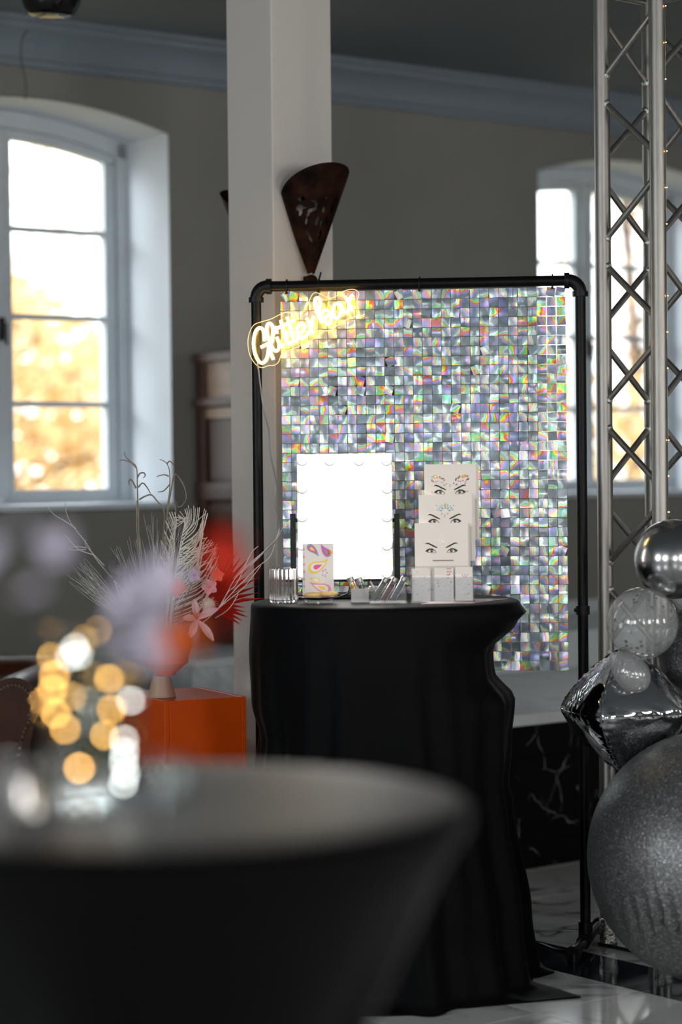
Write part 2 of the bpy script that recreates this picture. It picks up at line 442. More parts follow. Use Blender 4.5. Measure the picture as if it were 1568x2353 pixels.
def holographic():
    m = bpy.data.materials.new('holographic_foil'); m.use_nodes = True
    nt = m.node_tree; p = nt.nodes['Principled BSDF']
    L = nt.links.new
    uv = nt.nodes.new('ShaderNodeUVMap'); uv.uv_map = 'uv'
    at_ = nt.nodes.new('ShaderNodeAttribute'); at_.attribute_name = 'tile_random'
    sp = nt.nodes.new('ShaderNodeSeparateColor'); L(at_.outputs['Color'], sp.inputs[0])
    sx = nt.nodes.new('ShaderNodeSeparateXYZ'); L(uv.outputs[0], sx.inputs[0])
    def M(op, a, b=None, c=None):
        n = nt.nodes.new('ShaderNodeMath'); n.operation = op
        for i, x in enumerate((a, b, c)):
            if x is None: continue
            if isinstance(x, (int, float)): n.inputs[i].default_value = x
            else: L(x, n.inputs[i])
        return n.outputs[0]
    r1, r2, r3 = sp.outputs[0], sp.outputs[1], sp.outputs[2]
    # foil grain direction differs from tile to tile
    angl = M('MULTIPLY', M('POWER', r2, 1.6), 3.1416)
    x = M('SUBTRACT', sx.outputs[0], 0.5); y = M('SUBTRACT', sx.outputs[1], 0.5)
    c = M('ADD', M('MULTIPLY', x, M('COSINE', angl)), M('MULTIPLY', y, M('SINE', angl)))
    cv = nt.nodes.new('ShaderNodeCombineXYZ')
    L(sx.outputs[0], cv.inputs[0]); L(sx.outputs[1], cv.inputs[1]); L(M('MULTIPLY', r1, 60.0), cv.inputs[2])
    nz = nt.nodes.new('ShaderNodeTexNoise'); nz.inputs['Scale'].default_value = 1.3; nz.inputs['Detail'].default_value = 0.0
    L(cv.outputs[0], nz.inputs['Vector'])
    ph = M('ADD', M('MULTIPLY', c, M('MULTIPLY_ADD', r3, 0.85, 0.10)), M('MULTIPLY', nz.outputs['Fac'], 0.5))
    ph = M('FRACT', M('ADD', ph, M('MULTIPLY', r1, 3.0)))
    rp = nt.nodes.new('ShaderNodeValToRGB')
    cr = rp.color_ramp
    stops = [(0.00, S(138, 158, 164)), (0.20, S(128, 146, 158)), (0.32, S(146, 156, 192)), (0.42, S(158, 170, 232)),
             (0.49, S(206, 160, 222)), (0.54, S(252, 126, 140)), (0.59, S(255, 156, 92)), (0.64, S(250, 234, 100)),
             (0.70, S(150, 240, 140)), (0.77, S(140, 220, 206)), (0.85, S(226, 238, 242)), (0.91, S(170, 176, 190)), (1.00, S(138, 158, 164))]
    while len(cr.elements) < len(stops): cr.elements.new(0.5)
    for e, (pos, colr) in zip(cr.elements, stops):
        e.position = pos; e.color = (*colr, 1)
    L(ph, rp.inputs['Fac'])
    # per-tile value
    hv = nt.nodes.new('ShaderNodeHueSaturation')
    L(rp.outputs[0], hv.inputs['Color']); L(M('MULTIPLY_ADD', r3, 0.5, 0.88), hv.inputs['Value'])
    L(M('MULTIPLY_ADD', r2, 0.5, 0.60), hv.inputs['Saturation'])
    # punched hole at the top of each tile
    hx = M('MULTIPLY', x, x); hy = M('SUBTRACT', sx.outputs[1], 0.87)
    dist = M('SQRT', M('ADD', hx, M('MULTIPLY', hy, hy)))
    hole = M('LESS_THAN', dist, 0.045)
    mx = nt.nodes.new('ShaderNodeMix'); mx.data_type = 'RGBA'
    L(hole, mx.inputs['Factor']); L(hv.outputs[0], mx.inputs['A']); mx.inputs['B'].default_value = (0.05, 0.05, 0.055, 1)
    L(mx.outputs['Result'], p.inputs['Base Color'])
    p.inputs['Metallic'].default_value = 0.5
    p.inputs['Roughness'].default_value = 0.27
    MATS['holographic_foil'] = m
holographic()

# ------------------------------------------------------------------ room shell
CEIL = 3.37
WU0, WU1, WV1 = -3.8, 13.0, 11.4
WINDOWS = {1: 4.93, 2: 8.46, 3: 11.99}
HW, SILL, SPRING, SAG = 0.66, 1.335, 2.975, 0.095
def arch(u, uc, hw=HW, z0=SPRING, sag=SAG): return z0 + sag * (1 - ((u - uc) / hw) ** 2)

# floor: slab with polished tiles laid on it where the camera sees them
obj('floor', join(wbox(WU0, WU1, -0.2, WV1, -0.12, -0.012)), 'grout', kind='structure', smooth=False)
floor = bpy.data.objects['floor']
TU = [2.70 + 0.4 * k for k in range(6)] + [4.95 + 0.4 * k for k in range(8)]
TV = [2.06 + 0.4 * k for k in range(15)]
tiles_v, band = {}, None
def tile_mesh(su, sv):
    g = box((0, 0, -0.006), su - 0.003, sv - 0.003, 0.012, U, N, Z)
    return g
cache = {}
for iu in range(len(TU) - 1):
    for iv in range(len(TV) - 1):
        u0, u1, v0, v1 = TU[iu], TU[iu + 1], TV[iv], TV[iv + 1]
        dark = abs(u0 - 4.70) < 0.01
        key = (round(u1 - u0, 3), dark)
        if key not in cache:
            o = obj('dark_tile' if dark else 'floor_tile', move(tile_mesh(u1 - u0, v1 - v0), WP((u0 + u1) / 2, (v0 + v1) / 2, 0)),
                    'blue_black_marble' if dark else 'white_marble', floor, smooth=False)
            # re-centre so that copies can share the mesh
            d = WP((u0 + u1) / 2, (v0 + v1) / 2, 0) - wloc(floor)
            for v in o.data.vertices: v.co -= d
            o.location = d
            cache[key] = o
        else:
            share('dark_tile' if dark else 'floor_tile', cache[key], floor, WP((u0 + u1) / 2, (v0 + v1) / 2, 0))
# the rest of the floor, out of the camera's sight
rest = join(wbox(WU0, TU[0] - 0.002, -0.2, WV1, -0.012, 0), wbox(TU[-1] + 0.002, WU1, -0.2, WV1, -0.012, 0),
            wbox(TU[0], TU[-1], -0.2, TV[0] - 0.002, -0.012, 0), wbox(TU[0], TU[-1], TV[-1] + 0.002, WV1, -0.012, 0))
obj('floor_slabs', rest, 'white_marble', floor, smooth=False)

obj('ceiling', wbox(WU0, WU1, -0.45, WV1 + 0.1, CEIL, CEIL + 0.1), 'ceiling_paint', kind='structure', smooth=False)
obj('wall_left', wbox(WU0 - 0.15, WU0, -0.45, WV1 + 0.1, 0, CEIL), 'wall_paint', kind='structure', smooth=False)
obj('wall_right', wbox(WU1, WU1 + 0.15, -0.45, WV1 + 0.1, 0, CEIL), 'wall_paint', kind='structure', smooth=False)
obj('wall_front', wbox(WU0, WU1, WV1, WV1 + 0.15, 0, CEIL), 'wall_paint', kind='structure', smooth=False)

# back wall with two arched window niches
wall_parts = []
edges = [WU0] + sorted(sum([[c - HW, c + HW] for c in WINDOWS.values()], [])) + [WU1]
TH = 0.45
for k in range(0, len(edges), 2):
    wall_parts.append(wbox(edges[k], edges[k + 1], -TH, 0, 0, CEIL))
for uc in WINDOWS.values():
    wall_parts.append(wbox(uc - HW, uc + HW, -TH, 0, 0, SILL))
    nseg = 24
    prof = [(uc - HW + 2 * HW * k / nseg) for k in range(nseg + 1)]
    V, Fc = [], []
    for u in prof:
        z = arch(u, uc)
        V += [WP(u, 0, z), WP(u, 0, CEIL), WP(u, -TH, z), WP(u, -TH, CEIL)]
    for k in range(nseg):
        a, b = 4 * k, 4 * k + 4
        Fc += [(a, b, b + 1, a + 1), (a + 2, a + 3, b + 3, b + 2), (a, a + 2, b + 2, b)]
    wall_parts.append((V, Fc))
obj('wall_back', join(*wall_parts), 'wall_paint', kind='structure', smooth=False)
wall_back = bpy.data.objects['wall_back']
# white-painted reveals of the niches
for n, uc in WINDOWS.items():
    t = 0.004
    V, Fc = [], []
    loop = [(uc + HW, SILL)] + [(uc + HW - 2 * HW * k / 24, arch(uc + HW - 2 * HW * k / 24, uc)) for k in range(25)] + [(uc - HW, SILL)]
    for (u, z) in loop:
        uu = u - t if u > uc + HW - 1e-4 else (u + t if u < uc - HW + 1e-4 else u)
        zz = z - t
        if abs(z - SILL) < 1e-6: zz = SILL + t
        V += [WP(uu, 0.002, zz), WP(uu, -0.44, zz)]
    for k in range(len(loop) - 1): Fc.append((2 * k, 2 * k + 1, 2 * k + 3, 2 * k + 2))
    Fc.append((2 * (len(loop) - 1), 2 * len(loop) - 1, 1, 0))
    obj('reveal', (V, Fc), 'white_plaster', wall_back, smooth=True)
    obj('window_board', wbox(uc - HW - 0.0, uc + HW + 0.0, -0.3, 0.03, SILL + 0.004, SILL + 0.03), 'window_paint', wall_back, smooth=False, bev=0.004)

# cornice: stepped cove along the back wall
cprof = [(0.0, 3.19), (0.03, 3.19), (0.035, 3.215), (0.05, 3.22), (0.055, 3.25), (0.075, 3.28), (0.11, 3.31), (0.15, 3.325), (0.155, 3.345), (0.18, 3.35), (0.18, CEIL), (0.0, CEIL)]
V = [WP(WU0, v, z) for v, z in cprof] + [WP(WU1, v, z) for v, z in cprof]; n = len(cprof)
Fc = [(k, (k + 1) % n, (k + 1) % n + n, k + n) for k in range(n)] + [tuple(range(n))[::-1], tuple(range(n, 2 * n))]
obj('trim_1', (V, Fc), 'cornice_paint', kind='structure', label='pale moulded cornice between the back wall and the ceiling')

# windows
def make_window(idx, uc):
    w = root('window_%d' % idx, WP(uc, -0.36, SILL), kind='structure')
    fo = 0.055                                  # outer frame width
    v0, v1 = -0.41, -0.33
    GT = lambda u: arch(u, uc, HW, 2.845, 0.10)  # top of the glass
    zb = 1.425
    # frame: jambs, bottom, arched head, fixed behind the reveal
    fr = [wbox(uc - HW + 0.004, uc - HW + fo, v0, v1, SILL + 0.01, SPRING - 0.01), wbox(uc + HW - fo, uc + HW - 0.004, v0, v1, SILL + 0.01, SPRING - 0.01),
          wbox(uc - HW + fo, uc + HW - fo, v0, v1, SILL + 0.01, zb - 0.045)]
    def arc_band(u0, u1, lo, hi, va, vb, nseg=16):
        V, Fc = [], []
        for k in range(nseg + 1):
            u = u0 + (u1 - u0) * k / nseg
            V += [WP(u, vb, lo(u)), WP(u, vb, hi(u)), WP(u, va, hi(u)), WP(u, va, lo(u))]
        for k in range(nseg):
            a, b = 4 * k, 4 * k + 4
            for i in range(4): Fc.append((a + i, a + (i + 1) % 4, b + (i + 1) % 4, b + i)[::-1])
        Fc += [(0, 1, 2, 3), (4 * nseg + 3, 4 * nseg + 2, 4 * nseg + 1, 4 * nseg)]
        return V, Fc
    fr.append(arc_band(uc - HW + 0.004, uc + HW - 0.004, lambda u: GT(u) + 0.045, lambda u: arch(u, uc) - 0.006, v0, v1, 24))
    obj('window_frame', join(*fr), 'window_paint', w, smooth=False)
    sw = 0.055
    for s in (-1, 1):
        ua, ub = (uc + 0.012, uc + HW - fo - 0.004) if s > 0 else (uc - HW + fo + 0.004, uc - 0.012)
        va, vb = -0.395, -0.345
        sash = [wbox(ua, ua + sw, va, vb, zb - 0.045, GT(ua + sw) + 0.0), wbox(ub - sw, ub, va, vb, zb - 0.045, GT(ub - sw)),
                wbox(ua + sw, ub - sw, va, vb, zb - 0.045, zb), arc_band(ua, ub, lambda u: GT(u), lambda u: GT(u) + 0.042, va, vb)]
        c = obj('casement', join(*sash), 'window_paint', w, smooth=False)
        zs = [zb, 1.80, 2.18, 2.56]
        for z in zs[1:]:
            obj('glazing_bar', wbox(ua + sw, ub - sw, va + 0.008, vb - 0.006, z - 0.012, z + 0.012), 'window_paint', c, smooth=False)
        for k in range(4):
            z0 = zs[k] + (0.012 if k else 0)
            if k < 3:
                obj('pane', wbox(ua + sw, ub - sw, -0.373, -0.368, z0, zs[k + 1] - 0.012), 'window_glass', c, smooth=False)
            else:
                obj('pane', arc_band(ua + sw, ub - sw, lambda u: z0, lambda u: GT(u), -0.373, -0.368), 'window_glass', c, smooth=False)
    # astragal and handle
    obj('meeting_stile', wbox(uc - 0.03, uc + 0.03, -0.345, -0.325, zb - 0.04, GT(uc) + 0.03), 'window_paint', w, smooth=False, bev=0.006)
    h = obj('handle', join(box(WP(uc + 0.0, -0.318, 2.12), 0.025, 0.014, 0.10, U, N, Z), tube([WP(uc, -0.312, 2.14), WP(uc, -0.285, 2.14), WP(uc, -0.28, 2.05)], 0.008)), 'black_plastic', w)
for n, uc in WINDOWS.items(): make_window(n, uc)

# simple frames of the daylight windows behind the photographer (seen only in reflections)
k = 4
for u in FRONT_WINDOWS:
    w = root('window_%d' % k, WP(u, WV1 - 0.05, 1.3), kind='structure'); k += 1
    obj('window_frame', join(wbox(u - 0.66, u - 0.585, 11.3, 11.4, 1.3, 3.0), wbox(u + 0.585, u + 0.66, 11.3, 11.4, 1.3, 3.0),
        wbox(u - 0.585, u + 0.585, 11.3, 11.4, 1.3, 1.36), wbox(u - 0.585, u + 0.585, 11.3, 11.4, 2.94, 3.0)), 'window_paint', w, smooth=False)
    obj('glazing_bar', join(wbox(u - 0.02, u + 0.02, 11.28, 11.31, 1.36, 2.94), wbox(u - 0.585, u + 0.585, 11.28, 11.31, 2.12, 2.16)), 'window_paint', w, smooth=False)

# raised platform of black marble with white coping, and a further step at the back wall
PU0, PV1 = 5.1, 2.03
plat = root('marble_platform', WP(PU0, PV1, 0), 'black marble podium with a white marble top along the back wall', 'podium')
obj('core', join(wbox(PU0 + 0.03, WU1, 0, PV1 - 0.03, 0, 0.541), wbox(PU0 - 0.0, PU0 + 0.03, 0, PV1 - 0.03, 0, 0.541)), 'black_marble', plat, smooth=False)
rows = [(0.0, 0.10), (0.10, 0.42), (0.42, 0.541)]
for ir, (z0, z1) in enumerate(rows):
    u = PU0 - (0.0 if ir != 1 else 0.0); first = True
    while u < 9.4:
        wdt = 0.62 if not (first and ir == 1) else 0.36
        first = False
        obj('facing_slab', wbox(u + 0.0012, min(u + wdt, 9.4) - 0.0012, PV1 - 0.028, PV1 + (0.004 if ir == 0 else 0), z0 + 0.0012, z1 - 0.0012), 'black_marble', plat, smooth=False)
        u += wdt
u = PU0 - 0.02
while u < 10.5:
    obj('coping_slab', wbox(u + 0.0015, u + 0.9 - 0.0015, 0.0, PV1 + 0.03, 0.543, 0.588), 'step_marble', plat, smooth=False, bev=0.004)
    u += 0.9
step = root('marble_step', WP(PU0, 0.84, 0.588), 'pale grey marble step on the podium below the back windows', 'step')
u = PU0
while u < 10.5:
    obj('riser_slab', wbox(u + 0.001, u + 0.9 - 0.001, 0.0, 0.84, 0.5895, 0.722), 'step_marble', step, smooth=False)
    obj('tread_slab', wbox(u + 0.001, u + 0.9 - 0.001, 0.0, 0.86, 0.723, 0.754), 'dark_baseboard' if False else 'step_marble', step, smooth=False, bev=0.004)
    u += 0.9
obj('baseboard_back', wbox(PU0, 10.5, 0.001, 0.025, 0.755, 0.825), 'window_paint', kind='structure', smooth=False, bev=0.005)

# pillar
pc = at(632, 900, 7.42); pu = pc.dot(U); pv = pc.dot(N) + 8.22
PS = 0.25
obj('pillar', wbox(pu, pu + PS, pv - PS, pv, 0.0, CEIL), 'pillar_paint', bev=0.004, smooth=False, kind='structure', label='square white plastered pillar with the iron sconces')

# ------------------------------------------------------------------ backdrop stand
FL = at(588, 660, 7.19); FR = at(1334, 643, 7.07)
fd = Vector((FR.x - FL.x, FR.y - FL.y, 0)); FW = fd.length; fd.normalize()
fn = Vector((fd.y, -fd.x, 0))                     # towards the camera
FT = (FL.z + FR.z) / 2
FL.z = FR.z = FT
def fp(px, off=0.0):
    """point above the floor on the stand's plane below photo column px, off metres towards the camera"""
    t = (px - 588.0) / (1334.0 - 588.0)
    d = 7.19 + (7.07 - 7.19) * t
    p = FL + fd * (FW * t); p.z = 0
    return p + fn * off
stand = root('backdrop_stand', Vector(((FL.x + FR.x) / 2, (FL.y + FR.y) / 2, 0)), 'tall black pipe stand carrying the sequin wall', 'stand')
PR = 0.0165
rb = 0.038
obj('crossbar', tube([FL + fd * rb, FR - fd * rb], PR, 16), 'black_pipe', stand)
for P, s in ((FL, 1), (FR, -1)):
    q = Vector((P.x, P.y, 0))
    obj('upright', tube([q + Z * 0.075, P - Z * rb], PR, 16), 'black_pipe', stand)
    pts = [P + fd * s * rb * (1 - math.cos(a)) - Z * rb * (1 - math.sin(a)) for a in [PI / 2 * k / 8 for k in range(9)]]
    e = obj('elbow', tube(pts, PR * 1.22, 16), 'black_plastic', stand)
    obj('elbow_collar', tube([P - Z * (rb + 0.012), P - Z * (rb - 0.004)], PR * 1.5, 16), 'black_plastic', e)
    obj('elbow_collar', tube([P + fd * s * (rb - 0.004), P + fd * s * (rb + 0.012)], PR * 1.5, 16), 'black_plastic', e)
    zc = at(1334, 1402, 7.07).z
    obj('coupling', join(tube([q + Z * (zc - 0.014), q + Z * (zc + 0.014)], PR * 1.32, 16), ball(q + Z * zc - fd * PR * 1.3, 0.007)), 'black_plastic', stand)
    # foot: a floor pipe running front to back with end caps and a tee
    fdir = (fn + fd * -0.18).normalized()
    a, b = q + fdir * 0.20 + Z * 0.026, q - fdir * 0.24 + Z * 0.026
    f = obj('foot', tube([a, b], PR, 16), 'black_pipe', stand)
    obj('foot_tee', join(tube([q + fdir * 0.04 + Z * 0.026, q - fdir * 0.04 + Z * 0.026], PR * 1.35, 16), tube([q + Z * 0.026, q + Z * 0.085], PR * 1.35, 16)), 'black_plastic', stand)
    for e_, d_ in ((a, fdir), (b, -fdir)):
        obj('end_cap', join(tube([e_ - d_ * 0.012, e_ + d_ * 0.014], 0.024, 16), tube([e_ - d_ * 0.004, e_ - d_ * 0.004 - Z * 0.0255], 0.02, 14)), 'black_plastic', f)

# ------------------------------------------------------------------ sequin (shimmer) wall
NC, NR, PX_, PZ_ = 30, 40, 0.0300, 0.0300
t0 = fp(645, 0.0); t0.z = at(645, 671, 7.17).z
sw = root('shimmer_wall', t0 + fd * (NC * PX_ / 2) - Z * (NR * PZ_), 'holographic silver sequin panel wall hanging from the black pipe stand', 'backdrop')
# clear plastic carrier grid behind the tiles
gv = []
for c in range(NC + 1):
    p = t0 + fd * (c * PX_) - fn * 0.006
    gv.append(box(p - Z * (NR * PZ_ / 2), 0.0022, 0.0016, NR * PZ_, fd, fn, Z))
for r in range(NR + 1):
    p = t0 + fd * (NC * PX_ / 2) - Z * (r * PZ_) - fn * 0.006
    gv.append(box(p, NC * PX_, 0.0016, 0.0022, fd, fn, Z))
obj('carrier_grid', join(*gv), 'acrylic', sw, smooth=False, kind='stuff')
studs = []
def tile_geo(c, r):
    """one bent plastic square: 4 x 4 front vertices, back face and rim"""
    R = random.Random(c * 977 + r * 131 + 5)
    s = 0.0282
    ctr = t0 + fd * ((c + 0.5) * PX_) - Z * ((r + 0.5) * PZ_)
    hang = R.gauss(0, 0.035)
    if R.random() < 0.035: hang = R.uniform(-0.45, 0.45)
    if r == 0 and c in (0, 1, 12, 28, 29): hang = (0.6, -0.3, 0.5, -0.15, -0.2)[(0, 1, 12, 28, 29).index(c)]
    if (c, r) in ((1, 9), (8, 10)): hang = -0.25
    bx, bz = R.gauss(0, 0.08), R.gauss(0.0, 0.08)
    tx, tz = R.gauss(0, 0.045), R.gauss(0.02, 0.045)
    n = 4; V = []; UVs = []
    ch, sh = math.cos(hang), math.sin(hang)
    for layer in (0, 1):
        for j in range(n):
            for i in range(n):
                a, b = i / (n - 1) - 0.5, j / (n - 1) - 0.5
                # rotate about the pin at the top of the tile
                x, y = a * s, (b - 0.37) * s
                x, y = x * ch - y * sh, x * sh + y * ch
                d = s * (bx * 4 * a * a * 0.5 + bz * 4 * b * b * 0.5 + tx * a - tz * (b - 0.37)) - layer * 0.0006 + 0.001 * (R.random() if layer == 2 else 0)
                V.append(ctr + fd * x + Z * (y + 0.37 * s) + fn * d)
                UVs.append((a + 0.5, b + 0.5))
    Fc = []
    for j in range(n - 1):
        for i in range(n - 1):
            q = j * n + i
            Fc.append((q, q + 1, q + n + 1, q + n))
    o = n * n
    Fc.append((o, o + n * (n - 1), o + n * n - 1, o + n - 1))
    rim = [0, 1, 2, 3, 7, 11, 15, 14, 13, 12, 8, 4]
    for k in range(12):
        a, b = rim[k], rim[(k + 1) % 12]
        Fc.append((b, a, a + o, b + o))
    col = (R.random(), R.random(), R.random(), 1)
    return V, Fc, UVs, col, ctr
def add_tile_mesh(name, tiles):
    off = wloc(sw)
    V, Fc, UVs, cols = [], [], [], []
    for tv, tf, tu, tc_, _ in tiles:
        b = len(V)
        V += [v - off for v in tv]; Fc += [tuple(i + b for i in q) for q in tf]; UVs += tu; cols += [tc_] * len(tv)
    me = bpy.data.meshes.new(name); me.from_pydata(V, [], Fc)
    uvl = me.uv_layers.new(name='uv')
    idx = [0] * len(me.loops); me.loops.foreach_get('vertex_index', idx)
    flat = []
    for i in idx: flat += UVs[i]
    uvl.data.foreach_set('uv', flat)
    ca = me.color_attributes.new('tile_random', 'FLOAT_COLOR', 'POINT')
    fl = []
    for c_ in cols: fl += c_
    ca.data.foreach_set('color', fl)
    me.materials.append(MATS['holographic_foil'])
    me.shade_smooth(); me.set_sharp_from_angle(angle=math.radians(40)); me.update()
    o = bpy.data.objects.new(name, me); COL.objects.link(o); o.parent = sw
    return o
rest_t = []
SKIP = {(0, 0)}
for r in range(NR):
    for c in range(NC):
        t = tile_geo(c, r)
        if 5 <= r < 15: add_tile_mesh('sequin', [t])
        else: rest_t.append(t)
        top = t[4] + Z * 0.0108 + fn * 0.0015
        studs.append(tube([top - fn * 0.006, top + fn * 0.0015], 0.0011, 5))
tag(add_tile_mesh('sequins', rest_t), kind='stuff')
obj('pins', join(*studs), 'acrylic', sw, kind='stuff', smooth=False)

# cable ties around the crossbar
for px, lab, tail in ((735, 'black cable tie with a cut tail holding the neon sign to the crossbar', 1), (661, 'black cable tie at the left corner of the sequin wall', 0),
                      (968, 'black cable tie at the middle of the crossbar', 0), (1271, 'black cable tie at the right end of the crossbar', 0)):
    p = fp(px); p.z = FT
    ring = [p + (fn * math.cos(a) + Z * math.sin(a)) * (PR + 0.0035) for a in [2 * PI * k / 20 for k in range(20)]]
    g = [tube(ring, 0.0022, 6, closed=True), box(p + Z * -0.022 + fn * 0.012, 0.008, 0.007, 0.008, fd, fn, Z)]
    if tail: g += [tube([p + Z * 0.017, p + Z * 0.03 + fd * 0.004, p + Z * 0.042 + fd * 0.007], 0.003, 6), tube([p - Z * 0.02 + fn * 0.012, p - Z * 0.035 + fn * 0.03], 0.002, 6)]
    obj('cable_tie', join(*g), 'black_plastic', label=lab, cat='cable tie', group='cable ties on the crossbar')

# ------------------------------------------------------------------ neon sign
mat('neon_core', (1.0, 0.84, 0.5), 0.3, emit=18.0, ecol=(1.0, 0.80, 0.42), var=0.0)
mat('neon_glare', (1.0, 0.62, 0.08), 0.4, emit=6.0, ecol=(1.0, 0.60, 0.06), var=0.0)  # yellow emission stands in for the glare around the white core
mat('neon_back_glow', (1.0, 0.6, 0.1), 0.4, emit=11.0, ecol=(1.0, 0.58, 0.10), var=0.0)  # added strip hidden behind the letters, throws yellow light on the tiles
mat('acrylic_edge_glow', (1.0, 0.8, 0.5), 0.2, emit=0.55, ecol=(1.0, 0.75, 0.4), var=0.0)  # faint emission stands in for sign light caught in the sheet's edge
def sgn(cx, cy, off=0.052):
    px, py = 570 + cx / 6.03, 660 + cy / 6.03
    t = (px - 588.0) / 746.0
    p0 = fp(px, off)
    return at(px, py, p0.y)
sign = root('neon_sign', sgn(700, 1115), 'glowing warm neon sign reading Glitter bar on clear acrylic', 'neon sign')
LETTERS = {
 'letter_g': [[(228, 745), (226, 650), (205, 585), (160, 562), (108, 610), (80, 720), (82, 850), (112, 960), (160, 1035), (208, 1048), (255, 1000), (282, 900), (287, 805)],
              [(178, 832), (240, 802), (300, 775), (330, 760)], [(287, 805), (312, 900), (352, 1000)]],
 'letter_l': [[(330, 760), (346, 650), (342, 550), (312, 505), (276, 512), (258, 575), (272, 665), (318, 795), (362, 870), (402, 880), (432, 830), (425, 740)]],
 'letter_i': [[(400, 690), (430, 770), (470, 820), (500, 790)], [(372, 545), (392, 600), (402, 640)]],
 'letter_t': [[(455, 455), (490, 590), (520, 710), (555, 780), (590, 775), (600, 740)], [(390, 575), (470, 540), (540, 510)]],
 'letter_tt': [[(545, 412), (585, 570), (615, 690), (650, 750), (685, 735), (695, 690)], [(540, 510), (600, 480), (648, 455)]],
 'letter_e': [[(695, 640), (755, 610), (790, 550), (765, 505), (718, 512), (685, 580), (695, 670), (740, 712), (795, 690), (830, 650)]],
 'letter_r': [[(815, 425), (855, 530), (905, 635)], [(915, 395), (885, 490), (862, 590), (830, 650)]],
 'letter_b': [[(1028, 490), (965, 370), (928, 245), (932, 170), (970, 148), (1000, 190), (998, 270), (985, 350), (1000, 440)],
              [(1028, 490), (1015, 410), (1040, 340), (1090, 318), (1135, 360), (1150, 440), (1130, 505), (1095, 515), (1072, 460), (1090, 400), (1150, 375), (1185, 360)]],
 'letter_a': [[(1285, 232), (1230, 230), (1188, 265), (1178, 345), (1203, 415), (1243, 430), (1275, 375), (1290, 290), (1285, 232), (1310, 290), (1345, 345), (1385, 350)]],
 'letter_rr': [[(1345, 128), (1395, 215), (1448, 330)], [(1458, 103), (1415, 155), (1400, 240), (1385, 350)]],
}
acr = []
outline = [(95, 515), (200, 475), (320, 440), (440, 380), (540, 345), (650, 370), (740, 350), (810, 290), (850, 190), (895, 100), (950, 75), (1040, 110), (1130, 150), (1215, 130), (1310, 65), (1420, 30), (1500, 40), (1540, 90), (1520, 170), (1510, 240), (1535, 340), (1480, 410), (1350, 460), (1240, 530), (1160, 600), (1060, 610), (970, 680), (850, 750), (700, 825), (580, 870), (470, 930), (430, 1030), (370, 1080), (290, 1085), (200, 1115), (120, 1080), (40, 970), (5, 840), (5, 700), (40, 590)]
op = spline([sgn(x, y, 0.044) for x, y in outline], 4, closed=True)
back = obj('acrylic_backing', prism(op, fn * 0.004), 'acrylic_sign', sign, smooth=False)
obj('lit_edge', tube([p + fn * 0.002 for p in op], 0.0011, 5, closed=True), 'acrylic_edge_glow', back)
for nm, strokes in LETTERS.items():
    core = []; sleeve = []
    for st in strokes:
        core.append(tube(spline([sgn(x, y, 0.060) for x, y in st], 6), 0.0041, 8))
        sleeve.append(tube(spline([sgn(x, y, 0.0545) for x, y in st], 6), 0.0053, 8))
    o = obj('letter', join(*core), 'neon_core', sign, label='glowing neon letter %s' % nm.split('_')[1][0].upper())
    obj('glare_sleeve', join(*sleeve), 'neon_glare', o)
    obj('hidden_glow_strip', join(*[tube(spline([sgn(x, y, 0.040) for x, y in st], 4), 0.0028, 6) for st in strokes]), 'neon_back_glow', o)
# lead wire of the sign, falling along the stand and away to the left
wire = [(128, 1050), (148, 1150), (165, 1300)]
wp_ = [sgn(x, y, 0.05) for x, y in wire] + [at(x, y, 7.12) for x, y in ((606, 940), (618, 990), (621, 1040), (635, 1110), (633, 1160), (641, 1200), (640, 1225), (625, 1250), (600, 1275), (575, 1300))]
obj('lead_wire', tube(spline(wp_, 5), 0.0022, 6), 'clear_cable', sign)

# ------------------------------------------------------------------ glitter bar table with draped cloth
TC = Vector((0.095, 6.72, 0)); TZ = 1.122
tb = root('bar_table', TC, 'round standing bar table hidden under the draped black cloth', 'table')
obj('table_top', lathe([(0, TZ - 0.03), (0.345, TZ - 0.03), (0.348, TZ - 0.02), (0.345, TZ - 0.008), (0, TZ - 0.008)], 48, TC), 'white_plaster', tb)
obj('column', lathe([(0, 0.03), (0.035, 0.03), (0.035, TZ - 0.031), (0, TZ - 0.031)], 24, TC), 'aluminium', tb)
obj('base', lathe([(0, 0.001), (0.24, 0.001), (0.24, 0.012), (0.05, 0.029), (0, 0.029)], 32, TC), 'aluminium', tb)

def interp(tab, x):
    tab = sorted(tab)
    if x <= tab[0][0]: return tab[0][1]
    for (a, b), (c, d) in zip(tab, tab[1:]):
        if x <= c:
            t = (x - a) / (c - a); t = t * t * (3 - 2 * t)
            return b + (d - b) * t
    return tab[-1][1]
RR = [(1.111, .435), (1.085, .452), (1.05, .42), (.975, .350), (.911, .352), (.827, .412), (.704, .400), (.575, .388), (.51, .398), (.187, .444), (0, .465)]
RLF = [(1.111, .366), (.97, .374), (.83, .370), (.72, .340), (.6, .355), (.187, .43), (0, .46)]
RF = [(1.111, .362), (.9, .375), (.5, .415), (.2, .452), (0, .485)]
RBK = [(1.111, .362), (.9, .37), (.5, .38), (0, .42)]
def cloth_r(th, z):
    c, s = math.cos(th), math.sin(th)
    a = interp(RR if c > 0 else RLF, z); b = interp(RF if s < 0 else RBK, z)
    wc = abs(c) ** 3 / (abs(c) ** 3 + abs(s) ** 3) if c > 0 else c * c
    r = a * wc + b * (1 - wc)
    dep = max(0, 1.1 - z)
    amp = 0.003 + 0.026 * min(1, dep / 0.7)
    k = mnoise.noise(Vector((math.cos(th) * 1.3, math.sin(th) * 1.3, z * 0.8)))
    f = math.sin(9 * th + 0.8 + 1.2 * k) * 0.5 + 0.38 * math.sin(15 * th + 2.0 + z) + 0.25 * math.sin(24 * th + 1.2)
    f *= 0.45 + 0.55 * (s < 0.3)
    fade = min(1, dep / 0.12)
    return r + amp * f * fade
NT = 300
prof = []
